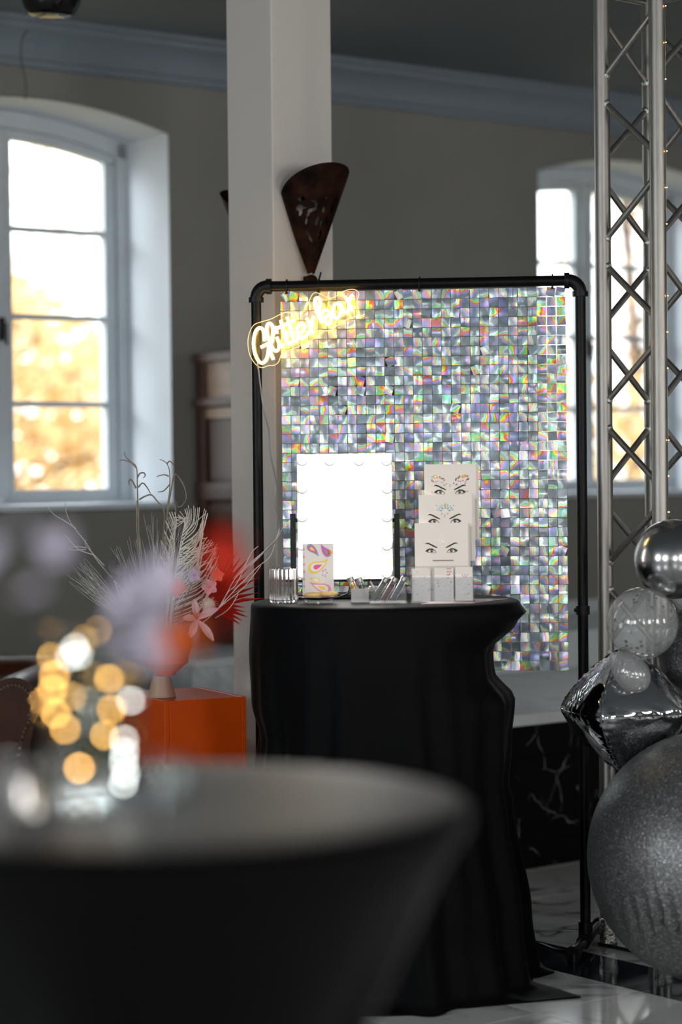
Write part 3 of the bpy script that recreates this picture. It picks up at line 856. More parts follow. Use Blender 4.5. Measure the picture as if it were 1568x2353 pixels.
V, Fc = [], []
rings = []
def edge_r(th): return cloth_r(th, 1.111)
for rr in (0.02, 0.12, 0.22, 0.30): rings.append([TC + Vector((rr * math.cos(t), rr * math.sin(t), TZ)) for t in [2 * PI * k / NT for k in range(NT)]])
for k, (dr, z) in enumerate(((-0.028, TZ), (-0.012, TZ - 0.0015), (-0.003, TZ - 0.006), (0.0, TZ - 0.013))):
    rings.append([TC + Vector(((edge_r(t) + dr) * math.cos(t), (edge_r(t) + dr) * math.sin(t), z)) for t in [2 * PI * j / NT for j in range(NT)]])
NZ = 46
for k in range(1, NZ + 1):
    z = 1.109 - (1.109 - 0.02) * k / NZ
    rings.append([TC + Vector((cloth_r(t, z) * math.cos(t), cloth_r(t, z) * math.sin(t), z)) for t in [2 * PI * j / NT for j in range(NT)]])
def puddle(th):
    d = math.degrees(th)
    if d > 180: d -= 360
    rc = cloth_r(th, 0.02) + 0.008
    tip = 0.66
    if -75 < d <= -28:                       # straight hem running from the pulled-out corner to the front
        a_ = math.radians(d); r = 0.505 / (-math.sin(a_) + 0.333 * math.cos(a_))
    elif -28 < d < -8: r = tip + (0.455 - tip) * min(1, (d + 28) / 15.0) ** 0.8
    elif -125 < d <= -75: r = 0.505
    else: r = 0
    return max(0.012, r - rc) if r else 0.012 + 0.03 * math.exp(-((d - 8) / 14.0) ** 2)
for k in range(1, 7):
    f = k / 6
    ring = []
    for j in range(NT):
        t = 2 * PI * j / NT
        r = cloth_r(t, 0.02) + 0.008 + puddle(t) * f
        z = 0.004 + 0.016 * (1 - f) ** 3 + 0.006 * max(0, math.sin(17 * t + 2)) * math.sin(PI * f)
        ring.append(TC + Vector((r * math.cos(t), r * math.sin(t), z)))
    rings.append(ring)
V = [TC + Vector((0, 0, TZ))]
for rg in rings: V += rg
for j in range(NT): Fc.append((0, 1 + j, 1 + (j + 1) % NT))
for k in range(len(rings) - 1):
    a, b = 1 + k * NT, 1 + (k + 1) * NT
    for j in range(NT):
        Fc.append((a + j, b + j, b + (j + 1) % NT, a + (j + 1) % NT))
cl = obj('tablecloth', (V, Fc), 'black_cloth', label='long black cloth draped over the glitter bar table, puddling on the marble floor', cat='tablecloth', ang=80)
so = cl.modifiers.new('thickness', 'SOLIDIFY'); so.thickness = 0.0015; so.offset = -1

# ------------------------------------------------------------------ things on the glitter bar table
mat('mirror_glow', (1, 1, 1), 0.1, emit=6.5, ecol=(1, 0.95, 0.91), var=0.0)  # emission added so the mirror face looks blown out and lights the tabletop
mat('bulb_glow', (1, 1, 1), 0.3, emit=8.0, ecol=(1, 0.96, 0.92), var=0.0)
mat('mirror_frame', S(210, 208, 206), 0.3, var=0.03)
def on_table(px, D): 
    p = at(px, 1380, D); p.z = TZ + 0.0005
    return p
MD = 6.84
ms = F / MD
m0 = at(792, 1186, MD)
def mp(px, py, off=0.0):
    p = at(px, py, MD); p.y -= off; return p
mir = root('vanity_mirror', on_table(792, MD), 'brightly lit makeup mirror ringed by round bulbs on the black table', 'mirror')
zt, zb_ = mp(792, 1043).z, mp(792, 1331).z
xl, xr = mp(684, 1186).x, mp(902, 1186).x
xm = (xl + xr) / 2
obj('mirror_frame', join(box((xl + 0.0025, MD, (zt + zb_) / 2), 0.005, 0.03, zt - zb_), box((xr - 0.0025, MD, (zt + zb_) / 2), 0.005, 0.03, zt - zb_),
    box((xm, MD, zt - 0.0025), xr - xl - 0.01, 0.03, 0.005), box((xm, MD, zb_ + 0.0015), xr - xl - 0.01, 0.03, 0.003), box((xm, MD + 0.014, (zt + zb_) / 2), xr - xl, 0.004, zt - zb_)), 'mirror_frame', mir, smooth=False)
obj('glowing_mirror_glass', box((xm, MD - 0.004, (zt + zb_) / 2), xr - xl - 0.011, 0.03, zt - zb_ - 0.009), 'mirror_glow', mir, smooth=False)
bl = [(695, 1056), (758, 1056), (825, 1056), (888, 1056)] + [(695, y) for y in (1120, 1185, 1250, 1314)] + [(889, y) for y in (1120, 1185, 1250, 1314)]
for bx_, by_ in bl:
    b = obj('bulb', ball(mp(bx_, by_, 0.024), 0.0155, 16, 10), 'bulb_glow', mir)
    obj('bulb_socket', lathe([(0.0150, 0), (0.0165, 0), (0.0165, 0.012), (0.0150, 0.012)], 20, mp(bx_, by_ + 3, 0.016), Matrix.Rotation(PI / 2, 3, 'X')), 'silver_cap', b)
for px in (673.5, 912.5):
    x = mp(px, 1200).x; ztop = mp(px, 1180).z
    obj('stand_post', box((x, MD + 0.0, (ztop + TZ) / 2), 0.0165, 0.012, ztop - TZ - 0.001), 'black_plastic', mir, smooth=False, bev=0.0015)
    obj('pivot_knob', tube([(x, MD, ztop - 0.02), ((xl if px < 800 else xr), MD, ztop - 0.02)], 0.006, 10), 'black_plastic', mir)
obj('stand_base', box((xm, MD + 0.0, TZ + 0.008), mp(918, 1200).x - mp(668, 1200).x, 0.11, 0.014), 'black_plastic', mir, bev=0.003, smooth=False)
obj('lower_rail', box((xm, MD + 0.006, zb_ - 0.004), xr - xl, 0.012, 0.007), 'black_plastic', mir, smooth=False)
cb = [at(796, 1334, MD - 0.02), at(805, 1345, MD - 0.03), at(799, 1362, MD - 0.05), at(786, 1369, MD - 0.07), at(776, 1373, MD - 0.08)]
obj('power_cord', tube(spline(cb, 6), 0.0024, 6), 'black_plastic', mir)

# flat print helper: a card plane with photo-pixel coordinates
class Card:
    def __init__(s, px0, py1, D, tilt=0.0, yaw=0.0):
        s.o = at(px0, py1, D); s.D = D; s.px0, s.py1 = px0, py1; s.k = D / F
        s.ex = Vector((math.cos(yaw), math.sin(yaw), 0)); 
        s.ey = Vector((-math.sin(yaw) * math.sin(tilt), math.cos(yaw) * math.sin(tilt), math.cos(tilt)))
        s.en = s.ex.cross(s.ey)         # towards the camera (negative y)
    def p(s, px, py, h=0.0):
        return s.o + s.ex * ((px - s.px0) * s.k) + s.ey * ((s.py1 - py) * s.k) + s.en * h
    def slab(s, px0, py0, px1, py1, h0, h1):
        return prism([s.p(px0, py1, h0), s.p(px1, py1, h0), s.p(px1, py0, h0), s.p(px0, py0, h0)], s.en * (h1 - h0))
    def decal(s, pts, h, t=0.0004):
        return prism([s.p(x, y, h) for x, y in pts], s.en * t)
def ell(cx, cy, a, b, rot=0, n=14, drop=0.0):
    out = []
    for k in range(n):
        t = 2 * PI * k / n
        x, y = a * math.cos(t), b * math.sin(t) * (1 - drop * math.cos(t))
        out.append((cx + x * math.cos(rot) - y * math.sin(rot), cy + x * math.sin(rot) + y * math.cos(rot)))
    return out
mat('ink_black', S(30, 22, 22), 0.5); mat('ink_brown', S(92, 74, 66), 0.5); mat('ink_grey', S(150, 134, 126), 0.5)
mat('ink_white', S(245, 240, 236), 0.5)
GEM = {'amber': S(255, 160, 30), 'rust': S(150, 66, 20), 'olive': S(120, 128, 70), 'aqua': S(120, 190, 196), 'rose': S(236, 130, 140), 'violet': S(150, 120, 200), 'crystal': S(236, 236, 236), 'pearl': S(240, 230, 214), 'teal': S(70, 140, 150), 'red': S(220, 60, 60)}
for g_, c_ in GEM.items(): mat('gem_' + g_, c_, 0.12, var=0.02, coat=0.6)
def gem(card, cx, cy, a, b, rot, h, colr, parent):
    """faceted stick-on jewel: outline, raised table"""
    o = ell(cx, cy, a, b, rot, 8); i_ = ell(cx, cy, a * 0.5, b * 0.5, rot, 8)
    V = [card.p(x, y, h) for x, y in o] + [card.p(x, y, h + 0.0018) for x, y in i_]
    Fc = [tuple(range(8, 16))] + [(k, (k + 1) % 8, (k + 1) % 8 + 8, k + 8) for k in range(8)]
    return obj('gem', (V, Fc), 'gem_' + colr, parent, smooth=False)
def eyes(card, parent, lx, rx, by, ey, h, cut=None):
    """printed brows and eyes; lx, rx = pupil columns, by = brow row, ey = pupil row"""
    for s_, cx in ((-1, lx), (1, rx)):
        f = lambda x: cx + s_ * x
        brow = [(f(-13), by + 4), (f(-4), by - 1), (f(6), by - 6), (f(11), by - 7), (f(16), by - 3.5), (f(11), by - 4), (f(6), by - 2.6), (f(-3), by + 2.4), (f(-12), by + 6)]
        obj('brow_print', card.decal(brow if s_ > 0 else brow[::-1], h), 'ink_black', parent, smooth=False)
        clip = (lambda pts: [(x, min(y, cut)) for x, y in pts]) if cut else (lambda pts: pts)
        lash = [(f(-11), ey + 4), (f(-7), ey - 1.5), (f(-1), ey - 5.5), (f(6), ey - 5.5), (f(12), ey - 2.5), (f(15), ey + 0.5), (f(9.5), ey + 3.5), (f(4), ey + 5), (f(-4), ey + 5.5)]
        obj('lash_print', card.decal(clip(lash if s_ > 0 else lash[::-1]), h), 'ink_black', parent, smooth=False)
        white = [(f(-9.5), ey + 3.6), (f(-6), ey - 0.2), (f(-1), ey - 2.8), (f(5), ey - 2.2), (f(9), ey + 1.5), (f(4), ey + 4.2), (f(-4), ey + 4.7)]
        obj('eye_print', card.decal(clip(white if s_ > 0 else white[::-1]), h + 0.0004), 'white_card', parent, smooth=False)
        obj('iris_print', card.decal(clip(ell(cx, ey + 0.4, 3.4, 3.6)), h + 0.0008), 'ink_brown', parent, smooth=False)
        obj('pupil_print', card.decal(clip(ell(cx - 0.3, ey, 1.5, 1.6)), h + 0.0012), 'ink_black', parent, smooth=False)
        obj('glint_print', card.decal(ell(cx + 0.8, ey - 0.6, 0.8, 0.8, 0, 8), h + 0.0016), 'ink_white', parent, smooth=False)

# stepped acrylic rack that holds the three decks of cards
rack = root('card_rack', on_table(1020, 6.66), 'stepped clear acrylic rack behind the face jewel cards', 'rack')
zr = TZ + 0.001
RX0, RX1 = at(958, 1300, 6.62).x, at(1088, 1300, 6.70).x
for (D0, ztop, dep) in ((6.60, 0.095, 0.035), (6.645, 0.175, 0.035), (6.69, 0.255, 0.035)):
    pass
rk = []
for D0, zp in ((6.628, 0.06), (6.662, 0.145), (6.700, 0.225)):
    x0, x1 = RX0 + 0.002, RX1 - 0.01
    obj('rack_back', box(((x0 + x1) / 2 + (D0 - 6.628) * 0.2, D0 + 0.007, zr + zp / 2), x1 - x0, 0.002, zp), 'acrylic', rack, smooth=False)
obj('rack_base', box(((RX0 + RX1) / 2, 6.665, zr + 0.0015), RX1 - RX0, 0.10, 0.003), 'acrylic', rack, smooth=False)

CARDS = [  # label, px0, py0, px1, py1, D, layers
    ('back', 977, 1067, 1096, 1240, 6.690), ('mid', 964, 1137, 1087, 1290, 6.652), ('front', 955, 1202, 1078, 1372, 6.618)]
labs = {'back': 'white face jewel card with orange and rust feather gems, backmost of the three', 'mid': 'white face jewel card with pale blue fan of gems, middle of the three',
        'front': 'white face jewel card with small pearl tiara gems, frontmost of the three'}
for nm, x0, y0, x1, y1, D in CARDS:
    c = Card(x0, y1, D, 0.05, 0.0)
    cr = root('jewel_card', c.p((x0 + x1) / 2, y1), labs[nm], 'card', 'face jewel cards on the acrylic rack')
    for q in range(4):     # several cards behind one another in each deck
        dx = -q * 2.2 if nm != 'front' else -q * 1.5
        obj('card_sheet' if q else 'front_card', c.slab(x0 - dx, y0 + q * 0.6, x1 - dx, y1, -0.0012 - q * 0.003, -q * 0.003), 'white_card', cr, smooth=False)
    h = 0.0002
    if nm == 'back':
        eyes(c, cr, 1014, 1058, 1121, 1131, h)
        for cx, cy, a, b, r_, cc in ((1003, 1096, 6, 3.4, .35, 'amber'), (1015, 1098, 5, 2.2, .7, 'olive'), (1022, 1102, 4.4, 2.2, .9, 'rust'), (996, 1105, 4.2, 2.2, .8, 'rust'), (995, 1097, 3.4, 1.8, .7, 'aqua'), (1003, 1108, 1.8, 1.6, 0, 'rose'), (1008, 1106, 1.7, 1.7, 0, 'violet'), (1014, 1108, 2.2, 1.6, 0, 'rose'), (1020, 1109, 1.8, 1.8, 0, 'rose'), (1002, 1113, 2.6, 1.4, 1.2, 'rose'), (1028, 1112, 2.6, 1.4, 1.2, 'violet'), (1023, 1115, 3, 1.6, .7, 'teal'),
                                     (1068, 1095, 6, 3.4, -.5, 'amber'), (1057, 1097, 5, 2.2, -.9, 'olive'), (1050, 1102, 4.4, 2, -1.2, 'rust'), (1077, 1102, 4.4, 2.2, -.5, 'rust'), (1076, 1095, 3, 2, -.3, 'teal'), (1066, 1105, 1.8, 1.8, 0, 'violet'), (1060, 1107, 2.2, 1.6, 0, 'rose'), (1055, 1106, 1.8, 1.8, 0, 'rose'), (1072, 1107, 2, 1.7, 0, 'rose'), (1071, 1112, 2.6, 1.3, 1.6, 'violet'), (1045, 1111, 2.8, 1.4, 1.5, 'violet'), (1051, 1114, 3, 1.6, -.6, 'teal'), (1036, 1116, 3.2, 1.7, 1.57, 'aqua'), (995, 1131, 2, 1.5, 0, 'rose'), (999, 1134, 2, 1.5, 0, 'aqua'), (1076, 1130, 2, 1.5, 0, 'rose'), (1071, 1133, 2, 1.5, 0, 'crystal')):
            gem(c, cx, cy, a, b, r_, h, cc, cr)
    if nm == 'mid':
        eyes(c, cr, 1000, 1047, 1188, 1198, h)
        for k in range(9):
            a_ = -PI / 2 + (k - 4) * 0.33
            for rr_, sz, cc in ((15, 3.6, 'aqua'), (9, 2.6, 'crystal' if k % 2 else 'teal')):
                gem(c, 1025 + rr_ * 1.15 * math.cos(a_), 1176 + rr_ * math.sin(a_), sz, 1.5, a_, h, cc if k != 4 else 'olive', cr)
        for cx, cy, a, b, r_, cc in ((1017, 1181, 2.6, 1.6, 1.8, 'amber'), (1031, 1181, 2.6, 1.6, 1.3, 'amber'), (1024, 1186, 4.4, 1.7, 1.57, 'aqua'), (1005, 1162, 1.4, 1.4, 0, 'red'), (1045, 1162, 1.4, 1.4, 0, 'red'), (1026, 1157, 2, 1.3, 1.57, 'amber')):
            gem(c, cx, cy, a, b, r_, h, cc, cr)
    if nm == 'front':
        eyes(c, cr, 994, 1039, 1254, 1266, h)
        for cx, cy, a in [(1017 + dx, 1243 + dy, a) for dx, dy, a in ((0, -10, 2.2), (-5, -2, 1.7), (0, 0, 2.4), (6, 1, 2.2), (4, -5, 1.6), (-8, 2, 2.0), (9, 0, 1.8), (0, 6, 1.6), (4, 7, 1.8), (-4, 7, 1.6), (0, 13, 2.2), (-14, 0, 1.8), (15, -2, 1.6), (-21, 3, 1.4), (21, 3, 1.4), (-29, 1, 1.6), (28, 1, 1.2), (-36, 2, 1.0), (36, 3, 1.0), (-42, 2, 1.0), (43, 2, 1.0), (-50, 3, 0.9), (50, 3, 0.9))]:
            gem(c, cx, cy, a, a, 0, h, 'pearl' if RND.random() < .7 else 'crystal', cr)
        obj('hang_slot', c.decal([(996, 1290), (1044, 1290), (1044, 1287), (996, 1287)], h), 'ink_grey', cr, smooth=False)

# acrylic box of glitter gem packets
gb = root('gem_packet_box', on_table(1017, 6.585), 'clear acrylic box holding small packets of face gems', 'box')
b0, b1 = at(945, 1380, 6.56).x, at(1089, 1380, 6.56).x
zt1 = TZ + 0.105
for g_ in (box(((b0 + b1) / 2, 6.552, (TZ + .002 + zt1 - .03) / 2), b1 - b0, 0.002, zt1 - .03 - TZ - .002), box(((b0 + b1) / 2, 6.606, (TZ + .002 + zt1) / 2), b1 - b0, 0.002, zt1 - TZ - .002),
           box((b0 + .001, 6.579, (TZ + .002 + zt1 - .02) / 2), 0.002, 0.052, zt1 - .02 - TZ - .002), box((b1 - .001, 6.579, (TZ + .002 + zt1 - .02) / 2), 0.002, 0.052, zt1 - .02 - TZ - .002)):
    obj('box_wall', g_, 'acrylic', gb, smooth=False)
obj('box_base', box(((b0 + b1) / 2, 6.579, TZ + 0.0025), b1 - b0, 0.058, 0.003), 'acrylic', gb, smooth=False)
mat('packet_white', S(252, 246, 246), 0.3, var=0.06, scale=160, bump=0.2)
for lab, px, wpx, D, ht in (('white glitter gem packet at the left of the acrylic box', 969, 42, 6.572, .094), ('white gem packet with red gems in the middle of the acrylic box', 1021, 44, 6.566, .096),
                            ('white gem packet at the right of the acrylic box', 1067, 40, 6.572, .098), ('small packet of pale gems standing behind the middle packet', 996, 40, 6.590, .090)):
    x0 = at(px - wpx / 2, 1380, D).x; x1 = at(px + wpx / 2, 1380, D).x
    pk = root('gem_packet', ((x0 + x1) / 2, D, TZ + .0045), lab, 'packet', 'gem packets in the acrylic box')
    obj('packet_card', box(((x0 + x1) / 2, D, TZ + .005 + ht / 2), x1 - x0, .003, ht), 'packet_white', pk, smooth=False)
    obj('header_strip', box(((x0 + x1) / 2, D - .002, TZ + .005 + ht - .01), x1 - x0, .001, .02), 'white_card', pk, smooth=False)
    cc = Card(px - wpx / 2, 1380, D - .0022)
    for q in range(14):
        gx, gy = px + RND.uniform(-wpx * .4, wpx * .4), RND.uniform(1308, 1370)
        gem(cc, gx, gy, 1.6, 1.3, RND.uniform(0, 3), 0.0, RND.choice(['crystal', 'pearl', 'crystal', 'aqua']) if not (px == 1021 and gx > px + 4 and gy < 1345) else 'red', pk)
    if px == 1021:
        for q in range(8): gem(cc, 1029 + (q % 3) * 4, 1307 + (q // 3) * 7, 2.0, 1.2, 2.1, 0.0, 'red', pk)
    if px == 1067:
        for q in range(5): gem(cc, 1063 + q * 3.2, 1321 + (q % 2) * 4, 1.7, 1.2, 2.1, 0.0, 'rose', pk)

# holographic flat card lying on the cloth at the right
fc0 = [at(968, 1391, 6.5), at(1090, 1388, 6.52), at(1168, 1378, 6.70), at(1040, 1380, 6.72)]
for p in fc0: p.z = TZ + 0.0008
mat('pearl_sheet', S(236, 190, 190), 0.2, 0.5, var=0.25, scale=20)
obj('sticker_sheet', prism(fc0, Z * 0.0012), 'pearl_sheet', smooth=False, label='shiny pink sheet lying flat at the right edge of the table', cat='sheet')

# paisley tattoo card leaning at the left
pcD = 6.66
pcard = Card(696, 1366, pcD, 0.10)
pr = root('tattoo_card', pcard.p(732, 1366), 'paisley patterned tattoo card leaning before the lit mirror', 'card')
obj('card_sheet', pcard.slab(696, 1249, 768, 1368, -0.0012, 0), 'white_card', pr, smooth=False)
for n_, c_ in (('print_pink', S(240, 90, 160)), ('print_yellow', S(250, 214, 90)), ('print_blue', S(130, 160, 196)), ('print_orange', S(250, 160, 50)), ('print_rose', S(240, 150, 180)), ('print_violet', S(190, 120, 200))): mat(n_, c_, 0.5, var=0.03)
def paisley(cx, cy, ln, wd, rot, cols, curl=0.5):
    for q, cc in enumerate(cols):
        s_ = 1 - q * 0.3
        pts = []
        for k in range(24):
            t = 2 * PI * k / 24
            x = -math.cos(t) * ln * s_; w = math.sin(t) * wd * s_ * (1 + 0.75 * math.cos(t)) * 0.75
            y = w + curl * wd * s_ * max(0, x / (ln)) ** 2
            pts.append((cx + x * math.cos(rot) - y * math.sin(rot) - q * 1.3 * math.cos(rot), cy + x * math.sin(rot) + y * math.cos(rot) - q * 1.3 * math.sin(rot)))
        obj('paisley_print', pcard.decal(pts, 0.0002 + q * 0.0005), cc, pr, smooth=False)
paisley(722, 1264, 18, 9, 0.65, ['print_blue', 'print_pink', 'print_yellow'])
paisley(748, 1266, 17, 10, 3.9, ['print_violet', 'print_pink', 'print_blue'])
paisley(758, 1272, 8, 6, 2.3, ['print_yellow', 'print_orange'])
paisley(734, 1301, 26, 15, -0.35, ['print_yellow', 'ink_white', 'print_pink'], -0.6)
paisley(724, 1333, 12, 7, 3.3, ['print_yellow', 'ink_white'])
paisley(736, 1350, 26, 12, 3.4, ['print_rose', 'ink_white', 'print_yellow'])
for k, y_ in enumerate((1262, 1280, 1297, 1314, 1331, 1347)):
    obj('dot_print', pcard.decal(ell(699.5, y_, 2.8, 2.8), 0.0002), 'print_rose', pr, smooth=False)
obj('line_print', pcard.decal([(699.2, 1252), (699.9, 1252), (699.9, 1360), (699.2, 1360)], 0.0001), 'print_blue', pr, smooth=False)
obj('flower_print', pcard.decal([(747 + (5 + 2.5 * math.cos(5 * t)) * math.cos(t), 1317 + (7 + 3 * math.cos(5 * t)) * math.sin(t)) for t in [2 * PI * k / 40 for k in range(40)]], 0.0002), 'print_violet', pr, smooth=False)
obj('flower_print', pcard.decal([(747 + (3.6 + 2 * math.cos(5 * t)) * math.cos(t), 1317 + (5.2 + 2.4 * math.cos(5 * t)) * math.sin(t)) for t in [2 * PI * k / 40 for k in range(40)]], 0.0007), 'ink_white', pr, smooth=False)

# black plate on glass feet with two sponges, at the foot of the card
pD = 6.585
pp = on_table(732, pD)
plate = root('serving_plate', pp, 'small black plate on clear feet at the left of the table', 'plate')
obj('plate_dish', lathe([(0, 0.012), (0.035, 0.012), (0.058, 0.018), (0.060, 0.020), (0.056, 0.0205), (0.034, 0.015), (0, 0.015)], 40, pp), 'black_glass', plate)
for a_ in (0.6, 2.5, 4.7):
    obj('glass_foot', lathe([(0, 0), (0.006, 0), (0.007, 0.004), (0.005, 0.0115), (0, 0.0115)], 12, pp + Vector((0.045 * math.cos(a_), 0.045 * math.sin(a_), 0))), 'acrylic', plate)
mat('sponge', S(246, 206, 132), 0.9, var=0.06, scale=120, bump=0.2)
for dx, lab, rz in ((-0.012, 'pale yellow makeup sponge at the left on the black plate', 0.0), (0.03, 'pale yellow makeup sponge at the right on the black plate', 0.003)):
    obj('makeup_sponge', lathe([(0, 0.0), (0.026, 0.0), (0.0285, 0.004), (0.027, 0.0085), (0.02, 0.0105), (0, 0.011)], 32, pp + Vector((dx, 0.004 if dx < 0 else -0.008, 0.0208 + rz))), 'sponge', label=lab, cat='sponge', group='sponges on the black plate')

# ribbed glass tumbler
gp = on_table(653, 6.64)
tum = root('ribbed_tumbler', gp, 'clear ribbed glass tumbler at the left end of the table', 'glass')
def ribbed(r0, h, t, nn=96, ribs=20, amp=0.0016):
    V, Fc = [], []
    prof = [(0.0, 0.0, 0), (r0 * 0.93, 0.0, 0.3), (r0, 0.004, 1), (r0, h * 0.3, 1), (r0, h * 0.6, 1), (r0, h, 1), (r0 - t, h, 0), (r0 - t, 0.01, 0), (0, 0.008, 0)]
    for r, z, w in prof:
        for k in range(nn):
            a = 2 * PI * k / nn
            rr = r + w * amp * math.cos(ribs * a)
            V.append(Vector((rr * math.cos(a), rr * math.sin(a), z)))
    for i in range(len(prof) - 1):
        for k in range(nn):
            Fc.append((i * nn + k, i * nn + (k + 1) % nn, (i + 1) * nn + (k + 1) % nn, (i + 1) * nn + k))
    return V, Fc
obj('glass_body', move(ribbed(0.040, 0.098, 0.0035), gp), 'clear_glass', tum, ang=60)

# vials of glitter in two acrylic cups
def vial(base, d, ln, rad, colr, lab):
    d = Vector(d).normalized()
    Mr = d.to_track_quat('Z', 'Y').to_matrix()
    v = root('glitter_vial', base, lab, 'vial', 'vials of glitter in the acrylic cups')
    mname = 'glitter_' + lab.split()[0] + '_fill'
    mat(mname, colr, 0.5, var=0.35, scale=700)
    f = obj('glitter_fill', lathe([(0, 0.003), (rad * .88, 0.003), (rad * .88, ln * .86), (0, ln * .86)], 16, base, Mr), mname, v)
    obj('tube_glass', lathe([(0, 0), (rad, 0.0005), (rad, ln), (rad * .94, ln), (rad * .94, 0.002), (0, 0.002)], 20, base, Mr), 'acrylic_sign', v)
    obj('screw_cap', lathe([(0, ln), (rad * 1.18, ln), (rad * 1.18, ln + .011), (rad * 1.05, ln + .0125), (0, ln + .0125)], 20, base, Mr), 'silver_cap', v)
def cup(name, pxa, pxb, D, h, lab, m='frosted_acrylic', dep=0.045):
    x0, x1 = at(pxa, 1380, D).x, at(pxb, 1380, D).x
    c = root(name, ((x0 + x1) / 2, D, TZ + .0005), lab, 'cup', 'acrylic cups with vials')
    t = .0018; xm_ = (x0 + x1) / 2; zc = TZ + .003 + h / 2
    obj('cup_base', box((xm_, D, TZ + .002), x1 - x0 + .006, dep + .006, .003), 'acrylic', c, smooth=False, bev=.0006)
    for g_ in (box((xm_, D - dep / 2, zc), x1 - x0, t, h), box((xm_, D + dep / 2, zc), x1 - x0, t, h), box((x0, D, zc), t, dep - t, h), box((x1, D, zc), t, dep - t, h)):
        obj('cup_wall', g_, m, c, smooth=False)
cup('acrylic_cup', 808, 848, 6.60, .040, 'small frosted acrylic cup holding the gold and brown vials')
cup('acrylic_cup', 851, 934, 6.555, .047, 'wider clear acrylic cup holding three leaning vials', 'acrylic', .05)
Dv = 6.60
def vt(px0, py0, px1, py1, D, colr, lab, dy=0.0):
    a, b = at(px0, py0, D), at(px1, py1, D)
    b.y += dy
    vial(a, b - a, (b - a).length - .0125, .0088, colr, lab)
vt(824, 1379, 804, 1326, 6.600, S(206, 140, 40), 'gold glitter vial leaning left in the small acrylic cup')
vt(841, 1379, 824, 1327, 6.602, S(74, 62, 44), 'brown glitter vial leaning left in the small acrylic cup')
vt(858, 1379, 890, 1329, 6.548, S(96, 110, 96), 'green glitter vial leaning right in the wide cup')
vt(880, 1380, 911, 1328, 6.552, S(110, 40, 76), 'maroon glitter vial leaning right in the wide cup')
vt(902, 1379, 932, 1326, 6.556, S(84, 104, 130), 'blue glitter vial leaning right in the wide cup')
a, b = at(872, 1372, 6.60), at(848, 1330, 6.62)
mat('brush_handle', S(240, 214, 206), 0.35); mat('brush_tip', S(80, 40, 44), 0.8)
br = root('makeup_brush', a, 'slim pale makeup brush behind the green vial', 'brush')
obj('handle', tube([a, a + (b - a) * .85], [.0028, .0024], 10), 'brush_handle', br)
obj('bristles', tube([a + (b - a) * .85, a + (b - a) * .93, b], [.0026, .0032, .0008], 10), 'brush_tip', br)

# ------------------------------------------------------------------ aluminium truss tower
c1 = at(1389, 900, 7.10); c2 = at(1516, 900, 6.93)
c1.z = c2.z = 0
ex_ = c2 - c1; perp = Vector((-ex_.y, ex_.x, 0))      # square cross-section
c4 = c1 + perp; c3 = c2 + perp
tru = root('lighting_truss', (c1 + c3) / 2, 'silver aluminium box truss tower standing at the right', 'truss')
TT = 3.12
CH = [c1, c2, c3, c4]
for c in CH:
    ch = obj('chord', tube([c + Z * 0.09, c + Z * TT], 0.025, 20), 'aluminium', tru)
    obj('coupler', lathe([(0, 0.012), (0.027, 0.012), (0.027, 0.06), (0.029, 0.062), (0.029, 0.085), (0.0255, 0.09), (0, 0.09)], 24, c), 'weld_metal', tru)
zn0 = 2.686
def brace(a, b):
    d = (b - a).normalized()
    o = obj('brace', tube([a + d * 0.02, b - d * 0.02], 0.0098, 10), 'aluminium', tru)
    for e, s in ((a + d * 0.022, 1), (b - d * 0.022, -1)):
        obj('weld', ball(e, 0.0145, 10, 6, (1, 1, 1.15)), 'weld_metal', o)
for fi, (A, B) in enumerate(((c1, c2), (c2, c3), (c3, c4), (c4, c1))):
    zA = zn0 if fi in (0, 1, 2, 3) else zn0
    # alternate faces carry mirrored lattices
    zA = {0: zn0, 1: zn0, 2: zn0, 3: zn0}[fi]
    zs = [zA + 0.253 * k for k in range(-10, 2)]
    for k, z in enumerate(zs[:-1]):
        z2 = zs[k + 1]
        lowA = (k % 2 == 0) 
        P_, Q_ = (A, B) if lowA else (B, A)
        brace(P_ + Z * (z + 0.03), Q_ + Z * (z2 - 0.03))
for A, B in ((c1, c2), (c2, c3), (c3, c4), (c4, c1)):
    for z in (2.985, 0.135):
        obj('end_brace', tube([A + Z * z, B + Z * z], 0.0098, 10), 'aluminium', tru)
mid_t = (c1 + c3) / 2
dx_, dy_ = ex_.normalized(), perp.normalized()
obj('base_plate', box(mid_t + Z * 0.0065, ex_.length + 0.05, ex_.length + 0.05, 0.011, dx_, dy_, Z), 'steel_plate', tru, smooth=False, bev=0.002)
# fairy light string wound along the front chord of the truss
mat('fairy_warm', (1, 0.5, 0.12), 0.3, emit=30, ecol=(1, 0.42, 0.10), var=0)
fl = root('truss_fairy_lights', c2 + Z * 0.9, 'thin wire of tiny amber fairy lights along the truss chord', 'string lights')
wp2 = [c2 + Vector((0.024, -0.008 + 0.006 * math.sin(k * 1.7), 0.9 + k * 0.11)) for k in range(21)]
obj('wire', tube(wp2, 0.0006, 4), 'brass_stud', fl)
for k, p in enumerate(wp2):
    if k % 4 != 3: obj('light', ball(p + Vector((0.002, -0.002, 0.03)), 0.0015, 8, 5), 'fairy_warm', fl)

